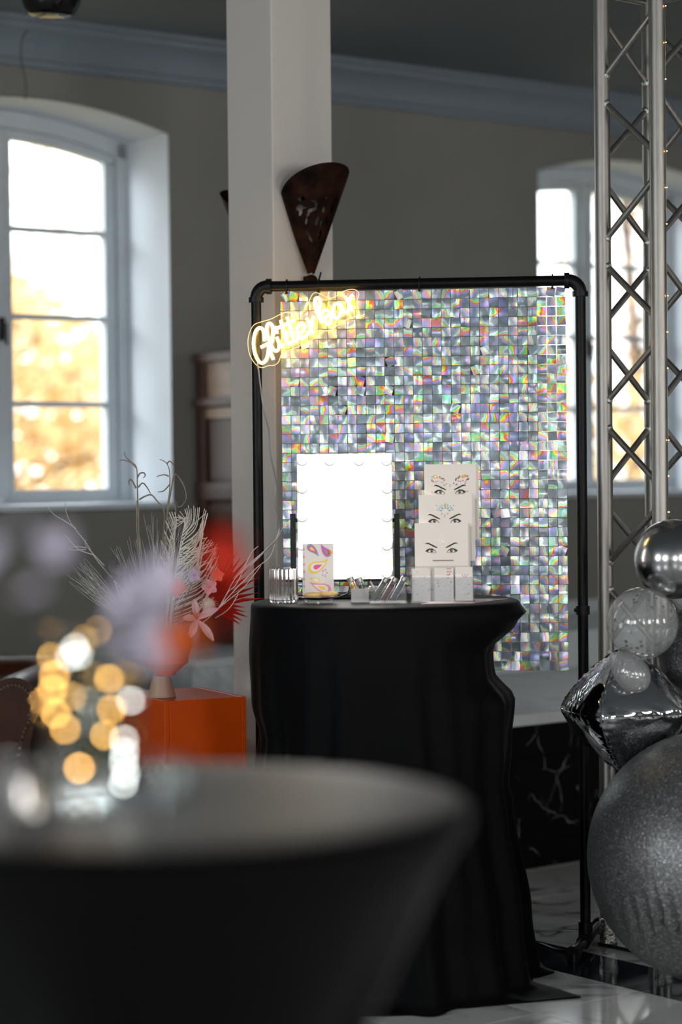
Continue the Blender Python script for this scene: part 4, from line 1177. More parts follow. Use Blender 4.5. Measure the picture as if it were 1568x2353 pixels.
# ------------------------------------------------------------------ balloons
def balloon_geo(c, r, sq=1.06, neck=0.14, M=None, wrinkle=0.0):
    V, Fc = [], []
    n, m = (240, 120) if wrinkle else (48, 30)
    for i in range(m + 1):
        a = PI * i / m
        for k in range(n):
            b = 2 * PI * k / n
            y = math.cos(a); rad = math.sin(a)
            zz = y * sq
            if y < -0.55:
                t = (-0.55 - y) / 0.45; zz -= neck * t * t; rad *= 1 - 0.12 * t
            p = Vector((rad * math.cos(b), rad * math.sin(b), zz)) * r
            q = Vector(c) + (M @ p if M else p)
            if wrinkle and q.y < c[1]:          # slack folds low on the side facing the room
                dx, dz = q.x - (c[0] - 0.18), q.z - (c[2] - 0.13)
                ww = math.exp(-(dx / 0.085) ** 2 - (dz / 0.06) ** 2)
                q += (q - Vector(c)).normalized() * (wrinkle * ww * (math.sin((dx + dz * .25) * 185) + 0.4 * math.sin(dx * 310 + 1)))
            V.append(q)
    for i in range(m):
        for k in range(n): Fc.append((i * n + k, (i + 1) * n + k, (i + 1) * n + (k + 1) % n, i * n + (k + 1) % n))
    return V, Fc
def balloon(name, px, py, rpx, D, m, lab, tilt=(0, 0, 0), wrinkle=0.0, neck=0.14, sq=1.06, group='balloons of the garland'):
    c = at(px, py, D); r = rpx * D / F
    M = Matrix.Rotation(tilt[2], 3, 'Z') @ Matrix.Rotation(tilt[1], 3, 'Y') @ Matrix.Rotation(tilt[0], 3, 'X')
    b = root(name, c + M @ Vector((0, 0, -r * (sq + neck))), lab, 'balloon', group)
    obj('skin', balloon_geo(c, r, sq, neck, M, wrinkle), m, b, ang=80)
    kb = c + M @ Vector((0, 0, -r * (sq + neck)))
    obj('knot', lathe([(0, 0.006), (0.004, 0.004), (0.003, 0.0), (0.0065, -0.006), (0.008, -0.010), (0, -0.009)], 12, kb, M), m, b)
    return c, r
balloon('glitter_balloon', 1640, 1968, 290, 6.47, 'glitter_latex', 'huge silver glitter balloon resting on the marble floor at the right', (PI * 0.62, 0.5, 0), 0.010, neck=0.08, sq=1.0)
balloon('chrome_balloon', 1548, 1285, 92, 6.66, 'chrome_latex', 'round shiny silver chrome balloon, topmost of the garland', (PI * 0.6, 1.2, 0.4), sq=1.0, neck=0.1)
cc_, cr_ = balloon('confetti_balloon', 1477, 1432, 83, 6.58, 'clear_latex', 'large clear balloon with silver confetti below the chrome one', (PI * 0.6, 1.0, 0), sq=1.0, neck=0.08)
balloon('glitter_balloon', 1620, 1492, 108, 6.72, 'dark_glitter_latex', 'dark silver glitter balloon cut by the right picture edge', (PI * .5, 0.9, 0))
sc_, sr_ = balloon('confetti_balloon', 1451, 1546, 40, 6.38, 'clear_latex', 'small clear teardrop balloon in front of the foil balloon', (0.3, PI * 0.75, 0), sq=1.25, neck=0.35)
# confetti dots inside and on the clear balloons
def confetti(c, r, n, lab, seed):
    R = random.Random(seed); gs = []
    for k in range(n):
        v = Vector((R.gauss(0, .6), R.gauss(0, .6), R.gauss(0, .6)))
        if k % 4: v = Vector((R.gauss(.1, .45), -abs(R.gauss(.6, .3)), R.gauss(.1, .6)))
        v = v.normalized() * r * 0.975
        d = v.normalized(); t = d.orthogonal().normalized(); b = d.cross(t)
        rr = R.uniform(.003, .006) * (r / .1)
        V = [Vector(c) + v + (t * math.cos(a) + b * math.sin(a)) * rr for a in [2 * PI * q / 8 for q in range(8)]]
        gs.append(prism(V, d * -0.0003))
    return join(*gs)
mat('confetti_silver', S(150, 150, 152), 0.25, 0.85, var=0.3, scale=60)
obj('confetti', confetti(cc_, cr_, 44, '', 3), 'confetti_silver', bpy.data.objects['confetti_balloon'], smooth=False, kind='stuff')
obj('confetti', confetti(sc_, sr_, 14, '', 5), 'confetti_silver', bpy.data.objects['confetti_balloon.001'], smooth=False, kind='stuff')

# foil balloon: puffed octahedron with crimped seams
fc = at(1436, 1632, 6.70); FRd = 0.185
tt = math.radians(27)
A1 = Vector((-math.sin(tt), -math.cos(tt), 0)); A2 = Vector((math.cos(tt), -math.sin(tt), 0)); A3 = Vector((0.0, 0.0, 1))
Mf = Matrix((A1, A2, A3)).transposed()
fb = root('foil_balloon', fc - Z * FRd, 'mirror silver foil balloon with pointed corners and crimped seams', 'balloon', 'balloons of the garland')
V, Fc = [], []
n, m = 128, 64
pw = 1.28
for i in range(m + 1):
    a = PI * i / m
    for k in range(n):
        b = 2 * PI * k / n
        d = Vector((math.sin(a) * math.cos(b), math.sin(a) * math.sin(b), math.cos(a)))
        s_ = (abs(d.x) ** pw + abs(d.y) ** pw + abs(d.z) ** pw) ** (-1 / pw)
        p = d * s_
        # crimps along the three seam planes
        crm = 0
        for ax in range(3):
            w = math.exp(-(p[ax] / 0.10) ** 2)
            q = p[(ax + 1) % 3] * 38 + p[(ax + 2) % 3] * 23
            crm += w * (math.sin(q) * 0.016 + math.sin(q * 2.3 + 1) * 0.009)
            crm -= 0.018 * math.exp(-(p[ax] / 0.02) ** 2)
        p *= (1 + crm)
        V.append(fc + Mf @ (Vector((p.x * 1.12, p.y * 1.10, p.z * 1.02)) * FRd))
for i in range(m):
    for k in range(n): Fc.append((i * n + k, (i + 1) * n + k, (i + 1) * n + (k + 1) % n, i * n + (k + 1) % n))
obj('foil_skin', (V, Fc), 'chrome_foil', fb, ang=180)
for ax in range(3):
    pts = []
    for k in range(80):
        b = 2 * PI * k / 80
        d = [0, 0, 0]; d[(ax + 1) % 3] = math.cos(b); d[(ax + 2) % 3] = math.sin(b)
        s_ = (abs(d[0]) ** pw + abs(d[1]) ** pw + abs(d[2]) ** pw) ** (-1 / pw)
        pp_ = Vector(d) * s_ * 0.992
        pts.append(fc + Mf @ (Vector((pp_.x * 1.12, pp_.y * 1.10, pp_.z * 1.02)) * FRd))
    obj('seam', tube(pts, 0.0021, 6, closed=True), 'chrome_foil', fb)

# ------------------------------------------------------------------ iron sconces on the pillar
def sconce(name, base, nrm, along, lab, pierced=True):
    """half cone of pierced sheet iron standing off the pillar; apex at the bottom"""
    s = root(name, base, lab, 'sconce', 'pierced iron sconces on the pillar')
    Rt, Ht = 0.138, 0.360
    nth, nz = 170, 220
    # pierced openings: centre, half sizes, lean (pixels of the photo, from the tip)
    E = [(-20, 171.7, 9, 4.6, .1), (-24, 152, 9, 7, 0), (-22, 143, 4, 9, .2), (-12, 151.5, 6, 1.6, 0), (9, 166, 7, 3, -.6), (14, 159, 4, 7, 0), (10, 149, 6, 4.5, .6), (2, 146, 8, 4, .7), (-5, 137, 3.4, 6, .4), (-9, 123, 2.8, 7.5, .15),
         (-6, 97, 3.2, 8, -.35), (1, 82, 3.5, 8, -.5), (16, 123, 3, 10, .3), (31, 148, 3.4, 7, .1), (37, 174, 1.7, 3, .2), (51, 152, 3, 13, .25), (26, 118, 3.6, 6.5, .1), (36, 124, 1.6, 9, .0), (22, 93, 3, 10, .25), (26, 75, 1.8, 2.2, 0)]
    V, Fc = [], []
    idx = {}
    def rim(th): return 0.78 + 0.22 * math.cos(th * 0.95)
    for j in range(nz + 1):
        for i in range(nth + 1):
            th = (i / nth - 0.5) * PI * 1.3
            f = 0.03 + 0.97 * j / nz
            h = f * rim(th)
            r = Rt * (0.06 + 0.94 * h)
            V.append(base + nrm * max(0.006, r * math.cos(th) + 0.03) + along * (r * math.sin(th)) + Z * (h * Ht))
    for j in range(nz):
        for i in range(nth):
            th = ((i + .5) / nth - 0.5) * PI * 1.3; h = (0.03 + 0.97 * (j + .5) / nz) * rim(th)
            hole = False
            a0 = j * (nth + 1) + i
            cv_ = (V[a0] + V[a0 + nth + 2]) / 2
            if pierced:
                ix, iy = (cv_.x - base.x) * 700 - 13, (cv_.z - base.z) * 700
                if (nrm * math.cos(th) + along * math.sin(th)).y < 0.15:
                    for (bx_, by_, wa, wb, ln_) in E:
                        dx, dy = ix - bx_, iy - by_
                        dx -= ln_ * dy
                        if (dx / wa) ** 2 + (dy / wb) ** 2 < 1 + .25 * math.sin(dy * 1.9 + bx_): hole = True; break
            if not hole:
                a = j * (nth + 1) + i
                Fc.append((a, a + 1, a + nth + 2, a + nth + 1))
    o = obj('shade', (V, Fc), 'rusty_iron', s, ang=80)
    sm = o.modifiers.new('sheet', 'SOLIDIFY'); sm.thickness = 0.002
    obj('finial', ball(base + nrm * 0.03 - Z * 0.010, 0.021, 16, 10, (1, 1, .8)), 'rusty_iron', s)
    obj('bracket', box(base + nrm * 0.006 + Z * 0.265, 0.03, 0.012, 0.03, along, nrm, Z), 'rusty_iron', s, smooth=False)
    obj('bracket', box(base + nrm * 0.010 - Z * 0.008, 0.02, 0.02, 0.02, along, nrm, Z), 'rusty_iron', s, smooth=False)
    rv = base + nrm * (Rt * .8 * math.cos(-.55) + .03) + along * (Rt * .82) * math.sin(-.55) + Z * Ht * .78
    obj('rivet', ball(rv, 0.007, 10, 6), 'rusty_iron', s)
sb = WP(pu + 0.132, pv, 0); sb.z = at(716, 634, 7.45).z
sconce('wall_sconce', sb, N, U, 'rusty pierced iron cone sconce on the right face of the pillar')
sb2 = WP(pu + 0.145, pv - PS, sb.z - 0.03)
sconce('wall_sconce', sb2, -N, -U, 'dark cone sconce peeking out behind the left edge of the pillar', False)

# ------------------------------------------------------------------ wooden cabinet on the step
cw = root('wooden_cabinet', WP(6.0, 0.24, 0.754), 'old dark wooden cabinet with panelled side behind the pillar', 'cabinet')
cu0, cu1, cv0, cv1 = 5.70, 6.5, 0.03, 0.50
zc0 = 0.756
def zpx(py): return at(480, py, 9.9).z
zt_ = zpx(822)
obj('body', wbox(cu0 + .02, cu1, cv0, cv1, zc0, zt_ - .02), 'dark_wood', cw, smooth=False)
obj('top_board', wbox(cu0 - .015, cu1 + .01, cv0, cv1 + .02, zt_ - .02, zt_ + .02), 'dark_wood', cw, smooth=False, bev=.004)
obj('plinth', wbox(cu0 - .005, cu1 + .01, cv0, cv1 + .015, zc0 - .001, zc0 + .09), 'dark_wood', cw, smooth=False, bev=.004)
obj('side_stile', wbox(cu0, cu0 + .02, cv0, cv0 + .07, zc0 + .09, zt_ - .02), 'dark_wood', cw, smooth=False)
obj('side_stile', wbox(cu0, cu0 + .02, cv1 - .07, cv1, zc0 + .09, zt_ - .02), 'dark_wood', cw, smooth=False)
for za, zb2 in ((920, 928), (1140, 1160), (1000, 1001)):
    pass
obj('side_panel', wbox(cu0 + .008, cu0 + .02, cv0 + .07, cv1 - .07, zpx(915), zt_ - .02), 'sunlit_wood_panel', cw, smooth=False)
obj('side_panel', wbox(cu0 + .010, cu0 + .02, cv0 + .085, cv1 - .085, zpx(1100), zpx(968)), 'dark_wood', cw, smooth=False)
obj('side_panel', wbox(cu0 + .008, cu0 + .02, cv0 + .07, cv1 - .07, zc0 + .09, zpx(1160)), 'dark_wood', cw, smooth=False)
obj('side_moulding', wbox(cu0 - .018, cu0 + .02, cv0, cv1 + .015, zpx(935), zpx(915)), 'dark_wood', cw, smooth=False, bev=.006)
obj('side_rail', wbox(cu0 + .002, cu0 + .02, cv0 + .07, cv1 - .07, zpx(962), zpx(938)), 'sunlit_wood_panel', cw, smooth=False)
obj('side_moulding', wbox(cu0 - .012, cu0 + .02, cv0, cv1 + .015, zpx(1150), zpx(1108)), 'dark_wood', cw, smooth=False, bev=.006)
for k in range(2):
    d = obj('door', wbox(cu0 + .06 + k * .35, cu0 + .39 + k * .35, cv1, cv1 + .018, zc0 + .12, zt_ - .06), 'dark_wood', cw, smooth=False, bev=.003)
    obj('knob', ball(WP(cu0 + .36 + k * .07, cv1 + .03, 1.4), .014, 12, 8), 'brass_stud', d)

# ------------------------------------------------------------------ chesterfield sofa (its arm shows at the left edge)
sofa = root('leather_sofa', at(20, 1615, 7.9) * Vector((1, 1, 0)).length * 0 + Vector((at(34, 1615, 7.9).x - .6, 8.2, 0)), 'brown leather chesterfield sofa with rolled studded arm', 'sofa')
ac = at(32, 1618, 7.75)
bdir = Vector((0.10, 0.99, 0)).normalized(); sdir = Vector((bdir.y, -bdir.x, 0))
R_a = 0.100
def arm_profile():
    pts = []
    for k in range(25):
        a = math.radians(-60 + k * (270 / 24.0))
        pts.append((R_a * math.cos(a), R_a * math.sin(a)))
    return pts
# rolled arm: swept padded profile along bdir
prof2 = [(R_a * math.cos(math.radians(a)), R_a * math.sin(math.radians(a))) for a in range(-50, 230, 14)]
prof2 = [(0.055, -0.16), (0.05, -0.44), (-0.10, -0.44), (-0.11, -0.1)][:0] + prof2
lo_r, lo_l = (0.035, -0.62), (-0.16, -0.62)
poly = [(0.035, -0.62), (0.04, -0.30), (0.062, -0.14)] + prof2[1:] + [(-0.13, -0.12), (-0.16, -0.30), (-0.16, -0.62)]
V, Fc = [], []
NS = 12
for j in range(NS + 1):
    s_ = j / NS; infl = 1 - 0.08 * (1 - math.sin(PI * min(1, max(0, s_ * 12 if s_ < .08 else 1)) / 2))
    for (x, z) in poly:
        p = ac + bdir * (0.80 * s_) + sdir * (x * infl) + Z * (z * infl if z > -0.5 else z)
        V.append(p)
npz = len(poly)
for j in range(NS):
    for k in range(npz):
        Fc.append((j * npz + k, j * npz + (k + 1) % npz, (j + 1) * npz + (k + 1) % npz, (j + 1) * npz + k))
Fc.append(tuple(range(npz))[::-1]); Fc.append(tuple(NS * npz + k for k in range(npz)))
obj('arm', (V, Fc), 'brown_leather', sofa, ang=50)
# front facing of the arm with a padded rim and brass nails
inner = [(x * .66, z * .66) for x, z in prof2]
fpoly = [(0.0, -0.60), (0.0, -0.30), (0.025, -0.13), (0.055, -0.055)] + inner[1:-2] + [(-0.075, -0.05), (-0.115, -0.14), (-0.12, -0.30), (-0.12, -0.60)]
fp3 = [ac - bdir * 0.006 + sdir * x + Z * z for x, z in fpoly]
fac = obj('arm_facing', prism(fp3, bdir * 0.012), 'brown_leather', sofa, smooth=False)
rimp = spline([ac - bdir * 0.006 + sdir * x + Z * z for x, z in fpoly], 6)
acc = 0.0; first = None
for a, b in zip(rimp, rimp[1:]):
    acc += (b - a).length
    if acc > 0.0125:
        acc = 0
        if first is None:
            first = obj('stud', ball((0, 0, 0), 0.0052, 8, 5), 'brass_stud', fac)
            first.location = b - wloc(sofa) ; 
            for v in first.data.vertices: v.co = v.co + wloc(fac)
        else:
            share('stud', first, fac, b)
sx0 = ac - sdir * 0.16
obj('seat_cushion', box(sx0 - sdir * 0.55 + bdir * 0.36 + Z * (0.43 - ac.z), 1.05, 0.70, 0.17, sdir, bdir, Z), 'brown_leather', sofa, smooth=False, bev=0.05)
obj('seat_base', box(sx0 - sdir * 0.55 + bdir * 0.40 + Z * (0.23 - ac.z), 1.10, 0.78, 0.24, sdir, bdir, Z), 'brown_leather', sofa, smooth=False, bev=0.02)
obj('back', join(tube([sx0 - sdir * 1.1 + bdir * 0.82 + Z * 0.0, ac + bdir * 0.82], 0.10, 20), box(sx0 - sdir * 0.5 + bdir * 0.80 + Z * (0.42 - ac.z), 1.25, 0.14, 0.55, sdir, bdir, Z)), 'brown_leather', sofa)
for i in (0.02, 1.0):
    for j in (0.06, 0.76):
        obj('leg', lathe([(0, 0), (0.02, 0), (0.028, 0.06), (0.025, 0.112), (0, 0.112)], 12, (sx0 - sdir * i + bdir * j) * 1.0 - Z * ac.z), 'dark_wood', sofa)
af = ac - Z * ac.z
obj('leg', lathe([(0, 0), (0.02, 0), (0.028, 0.05), (0.025, ac.z - 0.62), (0, ac.z - 0.62)], 12, af - sdir * 0.06 + bdir * 0.06), 'dark_wood', sofa)

# ------------------------------------------------------------------ ceiling lamp
lc = at(118, 42, 8.3)
lam = root('ceiling_lamp', Vector((lc.x, lc.y, lc.z)), 'glossy black bell shaped ceiling lamp at the top left', 'lamp')
obj('lamp_shade', lathe([(0, 0), (0.062, 0.003), (0.085, 0.014), (0.104, 0.045), (0.116, 0.09), (0.10, 0.14), (0.05, 0.17), (0, 0.172)], 40, lc), 'black_glass', lam)
obj('ceiling_rose', lathe([(0, 0), (0.05, 0), (0.055, 0.012), (0, 0.013)], 24, Vector((lc.x, lc.y, CEIL - 0.0135))), 'black_plastic', lam)
obj('stem', tube([lc + Z * 0.165, Vector((lc.x, lc.y, CEIL - 0.012))], 0.008, 10), 'black_plastic', lam)
cb = [at(62, 70, 9.15), at(50, 92, 9.2), at(48, 130, 9.3), at(54, 165, 9.32), at(60, 200, 9.36), at(58, 228, 9.36)]
obj('hanging_cable', tube(spline(cb, 6), 0.003, 6), 'cable_grey', label='thin loose cable hanging down the wall above the left window', cat='cable')

# ------------------------------------------------------------------ orange plinth, bowl and dried flowers
k0 = at(378, 1612, 6.92); zpl = k0.z
a_ = math.radians(27)
pe1 = Vector((math.cos(a_), math.sin(a_), 0)); pe2 = Vector((-math.sin(a_), math.cos(a_), 0))
pl0 = Vector((k0.x, k0.y, 0))
LW, LD = 0.275, 0.36
pl = root('orange_plinth', pl0 + pe1 * LW / 2 + pe2 * LD / 2, 'glossy orange box plinth under the flower bowl', 'plinth')
ctr = pl0 + pe1 * LW / 2 + pe2 * LD / 2
for g_, nm in ((box(ctr + pe1 * (LW / 2 - .008) + Z * (zpl / 2), .016, LD, zpl, pe1, pe2, Z), 'side_panel'), (box(ctr - pe1 * (LW / 2 - .008) + Z * (zpl / 2), .016, LD, zpl, pe1, pe2, Z), 'side_panel'),
               (box(ctr - pe2 * (LD / 2 - .008) + Z * (zpl / 2), LW - .0325, .016, zpl, pe1, pe2, Z), 'front_panel'), (box(ctr + pe2 * (LD / 2 - .008) + Z * (zpl / 2), LW - .0325, .016, zpl, pe1, pe2, Z), 'back_panel'),
               (box(ctr + Z * (zpl - .0085), LW - .033, LD - .033, .016, pe1, pe2, Z), 'top_panel')):
    obj(nm, g_, 'orange_lacquer', pl, smooth=False, bev=.0015)
VB = at(372, 1606, 7.06); VB.z = zpl + .0005
def vz(py): return at(380, py, 7.06).z - VB.z
bowl = root('footed_bowl', VB, 'orange ceramic bowl on a beige tapered foot', 'vase')
hb, hr = vz(1552), vz(1462)
sx_ = 7.06 / F
obj('foot', lathe([(0, 0), (32 * sx_, 0), (32 * sx_, .004), (20 * sx_, hb), (0, hb)], 32, VB), 'beige_ceramic', bowl)
Bc = VB + Vector((14 * sx_, 0, 0))
prof = [(0, hb), (22 * sx_, hb + .002)] + [(62 * sx_ * math.sin(math.radians(a)), hb + (hr - hb) * (1 - math.cos(math.radians(a))) * 1.0) for a in range(25, 91, 9)]
prof += [(58 * sx_, hr), (52 * sx_, hb + .04), (20 * sx_, hb + .012), (0, hb + .010)]
obj('bowl', lathe(prof, 40, VB + Vector((10 * sx_, 0, 0))), 'orange_ceramic', bowl)
FD = 7.06
def fpnt(px, py, dd=0.0): return at(px, py, FD + dd)
G5 = 'dried stems in the orange bowl'
def stem_thing(name, lab, paths, m, r0=0.0016, r1=0.0006, cat='dried stem', n=5):
    gs = []
    for pth in paths:
        dd = 0.0
        pts = spline([fpnt(p[0], p[1], p[2] if len(p) > 2 else 0.0) for p in pth], 5)
        L_ = len(pts)
        gs.append(tube(pts, [r0 + (r1 - r0) * k / (L_ - 1) for k in range(L_)], n))
    return obj(name, join(*gs), m, label=lab, cat=cat, group=G5)
stem_thing('curly_branch', 'grey twisted branch rising highest from the orange bowl', [
    [(372, 1500), (345, 1400), (322, 1260), (318, 1180), (316, 1120), (314, 1075), (300, 1060), (288, 1048), (287, 1038)],
    [(314, 1075), (300, 1062), (285, 1057), (274, 1058)], [(316, 1098), (322, 1088), (331, 1087), (334, 1093), (329, 1098)],
    [(313, 1122), (305, 1106), (299, 1102), (296, 1108), (298, 1115)], [(318, 1120), (328, 1110), (338, 1120), (346, 1134)],
    [(320, 1148), (332, 1141), (348, 1137), (362, 1152), (374, 1165), (378, 1185), (376, 1230), (374, 1330), (378, 1470)], [(316, 1150), (314, 1200), (318, 1260)]], 'grey_twig', .003, .0014)
stem_thing('curly_branch', 'thin curled branch with tan hooked tips beside the tallest twig', [
    [(376, 1480), (380, 1330), (384, 1180), (390, 1130), (390, 1085), (384, 1066), (374, 1058), (367, 1056)], [(384, 1066), (390, 1060), (397, 1066), (400, 1073)],
    [(388, 1095), (378, 1091), (366, 1093), (360, 1096)], [(391, 1112), (376, 1128), (362, 1130)], [(384, 1190), (396, 1110), (402, 1090), (412, 1098), (424, 1120), (428, 1145), (418, 1162), (408, 1165)],
    [(395, 1115), (400, 1095), (406, 1090)], [(384, 1170), (396, 1160), (404, 1170), (402, 1200)]], 'grey_twig', .0026, .0012)
stem_thing('branch', 'forked grey branch reaching far left from the bowl', [
    [(372, 1500), (300, 1380), (225, 1290), (200, 1250), (165, 1205), (152, 1175), (150, 1150)], [(175, 1215), (150, 1198), (125, 1183), (108, 1163)], [(215, 1275), (180, 1262), (155, 1235), (148, 1228)],
    [(198, 1262), (175, 1264), (158, 1262)], [(198, 1258), (170, 1256), (156, 1262)], [(240, 1300), (210, 1268), (196, 1250), (198, 1240)]], 'silver_grass', .0019, .0008)
stem_thing('branch', 'pale twisting twigs reaching right past the pillar edge', [
    [(385, 1490), (440, 1450), (500, 1400), (540, 1330), (580, 1290), (612, 1262), (640, 1232), (655, 1200)], [(500, 1400), (550, 1345), (590, 1305), (620, 1280), (632, 1250)], [(505, 1395), (525, 1360), (545, 1340), (575, 1275), (594, 1255)],
    [(495, 1420), (525, 1400), (545, 1370), (548, 1358)], [(500, 1400), (530, 1375), (560, 1350), (600, 1300)]], 'ivory_dried', .0018, .0009)
def rfan(base, ang0, ang1, ln0, ln1, n, m, lab, name, cat='dried grass', r0=.0011, r1=.0004, bend=10, seed=1, sd=.03):
    R = random.Random(seed); gs = []
    for k in range(n):
        a = math.radians(ang0 + (ang1 - ang0) * (k + R.random()) / n); L_ = R.uniform(ln0, ln1)
        dd = R.uniform(-sd, sd)
        p0 = fpnt(base[0] + R.uniform(-3, 3), base[1]); p2 = fpnt(base[0] + L_ * math.cos(a), base[1] - L_ * math.sin(a), dd)
        b_ = R.uniform(-bend, bend)
        p1 = fpnt(base[0] + L_ * .55 * math.cos(a) + b_ * math.sin(a), base[1] - L_ * .55 * math.sin(a) + b_ * math.cos(a), dd * .4)
        gs.append(tube(spline([p0, p1, p2], 4), [r0 + (r1 - r0) * q / 8 for q in range(9)], 4))
    return obj(name, join(*gs), m, label=lab, cat=cat, group=G5)
rfan((300, 1430), 125, 147, 120, 185, 46, 'silver_grass', 'sheaf of straight silver grass fanning to the lower left', 'dried_grass', seed=2)
rfan((345, 1440), 92, 118, 120, 215, 40, 'silver_grass', 'wispy silver grass standing behind the seed pod', 'dried_grass', seed=3)
rfan((372, 1440), 76, 100, 170, 270, 34, 'silver_grass', 'tall wispy silver grass in the middle of the bowl', 'dried_grass', seed=4, bend=16)
# ivory coral fern: stems with curved feathery branchlets
def coral(name, lab, stem, tips, seed, nb=30):
    R = random.Random(seed); gs = []
    sp_ = spline([fpnt(*p) for p in stem], 8)
    gs.append(tube(sp_, [.0020 - .0012 * k / (len(sp_) - 1) for k in range(len(sp_))], 5))
    n0 = len(sp_)
    for k in range(nb):
        f = k / (nb - 1)
        i0 = int((0.25 + 0.72 * f) * (n0 - 1))
        p0 = sp_[i0]
        # tip runs along the fan outline
        j = f * (len(tips) - 1); j0 = min(int(j), len(tips) - 2); u_ = j - j0
        tx = tips[j0][0] * (1 - u_) + tips[j0 + 1][0] * u_ + R.uniform(-5, 5); ty = tips[j0][1] * (1 - u_) + tips[j0 + 1][1] * u_ + R.uniform(-5, 5)
        p2 = fpnt(tx, ty, R.uniform(-.03, .03))
        mid = p0.lerp(p2, .5); dirv = (p2 - p0)
        mid += Vector((-dirv.z, 0, dirv.x)) * (-0.16 if R.random() < .85 else .1)
        pts = spline([p0, mid, p2], 6)
        rr = [(.0019 if q % 2 else .0012) * (1 - .35 * q / len(pts)) for q in range(len(pts))]
        gs.append(tube(pts, rr, 5))
    return obj(name, join(*gs), 'ivory_dried', label=lab, cat='dried fern', group=G5)
coral('coral_fern', 'ivory feathery coral fern frond, uppermost of the white ferns', [(388, 1480), (395, 1380), (408, 1290), (420, 1225), (432, 1180)], [(465, 1262), (468, 1238), (462, 1218), (468, 1196), (478, 1172), (455, 1164), (432, 1166), (405, 1185), (392, 1215)], 1, 44)
coral('coral_fern', 'ivory coral fern frond curving right below the uppermost one', [(390, 1480), (396, 1400), (404, 1320), (412, 1270), (430, 1250)], [(498, 1300), (500, 1270), (498, 1255), (488, 1246), (478, 1238), (460, 1240), (440, 1238)], 2, 30)
coral('coral_fern', 'ivory coral fern frond behind the lilac flower', [(390, 1480), (398, 1420), (405, 1350), (415, 1315)], [(485, 1345), (500, 1320), (494, 1302), (480, 1292), (455, 1296), (425, 1298)], 3, 26)
coral('coral_fern', 'ivory coral fern frond leaning left in the middle', [(382, 1480), (384, 1400), (386, 1310), (392, 1230)], [(362, 1330), (365, 1290), (372, 1250), (380, 1205), (390, 1180), (400, 1180)], 4, 28)
# lotus pod
lpod = root('lotus_pod', fpnt(268, 1330), 'silver lotus seed pod facing up at the left of the bowl', 'seed pod', G5)
Mp = Matrix.Rotation(0.45, 3, 'Y') @ Matrix.Rotation(0.55, 3, 'X')
pb = fpnt(262, 1332)
obj('pod', lathe([(0, 0), (.006, .002), (.020, .026), (.033, .044), (.035, .048), (.031, .050), (0, .047)], 28, pb, Mp), 'seed_pod', lpod)
for k in range(10):
    rr_, aa_ = (.011, k * 2.1) if k < 3 else (.023, k * .9)
    obj('seed_hole', lathe([(.0045, 0), (.0045, .003), (.0032, .003), (.0032, 0)], 10, pb + Mp @ Vector((rr_ * math.cos(aa_), rr_ * math.sin(aa_), .0485)), Mp), 'seed_pod', lpod)
obj('stalk', tube(spline([pb, fpnt(300, 1420), fpnt(370, 1490)], 5), .002, 6), 'silver_grass', lpod)
# red fan palm
def palm():
    pr_ = root('fan_palm', fpnt(478, 1400, .03), 'red dried fan palm leaf spreading at the right of the bowl', 'palm leaf', G5)
    obj('stalk', tube([fpnt(395, 1490), fpnt(478, 1400, .03)], .0022, 6), 'red_palm', pr_)
    for k in range(21):
        a = math.radians(104 - k * 6.2); L_ = 165 - 1.5 * k + (12 if k % 3 == 0 else 0) - (40 if k > 15 else 0)
        hx, hy = 478, 1400
        tip = (hx + L_ * math.cos(a) * .86, hy - L_ * math.sin(a)); md = (hx + L_ * .62 * math.cos(a) * .86, hy - L_ * .62 * math.sin(a) - 3)
        w = 4.2
        nx, ny = math.sin(a), math.cos(a)
        c0 = fpnt(hx, hy, .03); 
        L1, R1 = fpnt(md[0] - nx * w, md[1] - ny * w, .035), fpnt(md[0] + nx * w, md[1] + ny * w, .035)
        rg = fpnt(md[0], md[1], .029); tp = fpnt(tip[0], tip[1] + (4 if k > 6 else 0), .04)
        V = [c0, L1, rg, R1, tp]; d_ = Vector((0, .0008, 0))
        Vv = V + [v + d_ for v in V]
        obj('leaf_blade', (Vv, [(0, 1, 2), (0, 2, 3), (1, 4, 2), (2, 4, 3), (5, 7, 6), (5, 8, 7), (6, 7, 9), (7, 8, 9), (0, 5, 6, 1), (1, 6, 9, 4), (4, 9, 8, 3), (3, 8, 5, 0)]), 'red_palm', pr_, smooth=False)
palm()
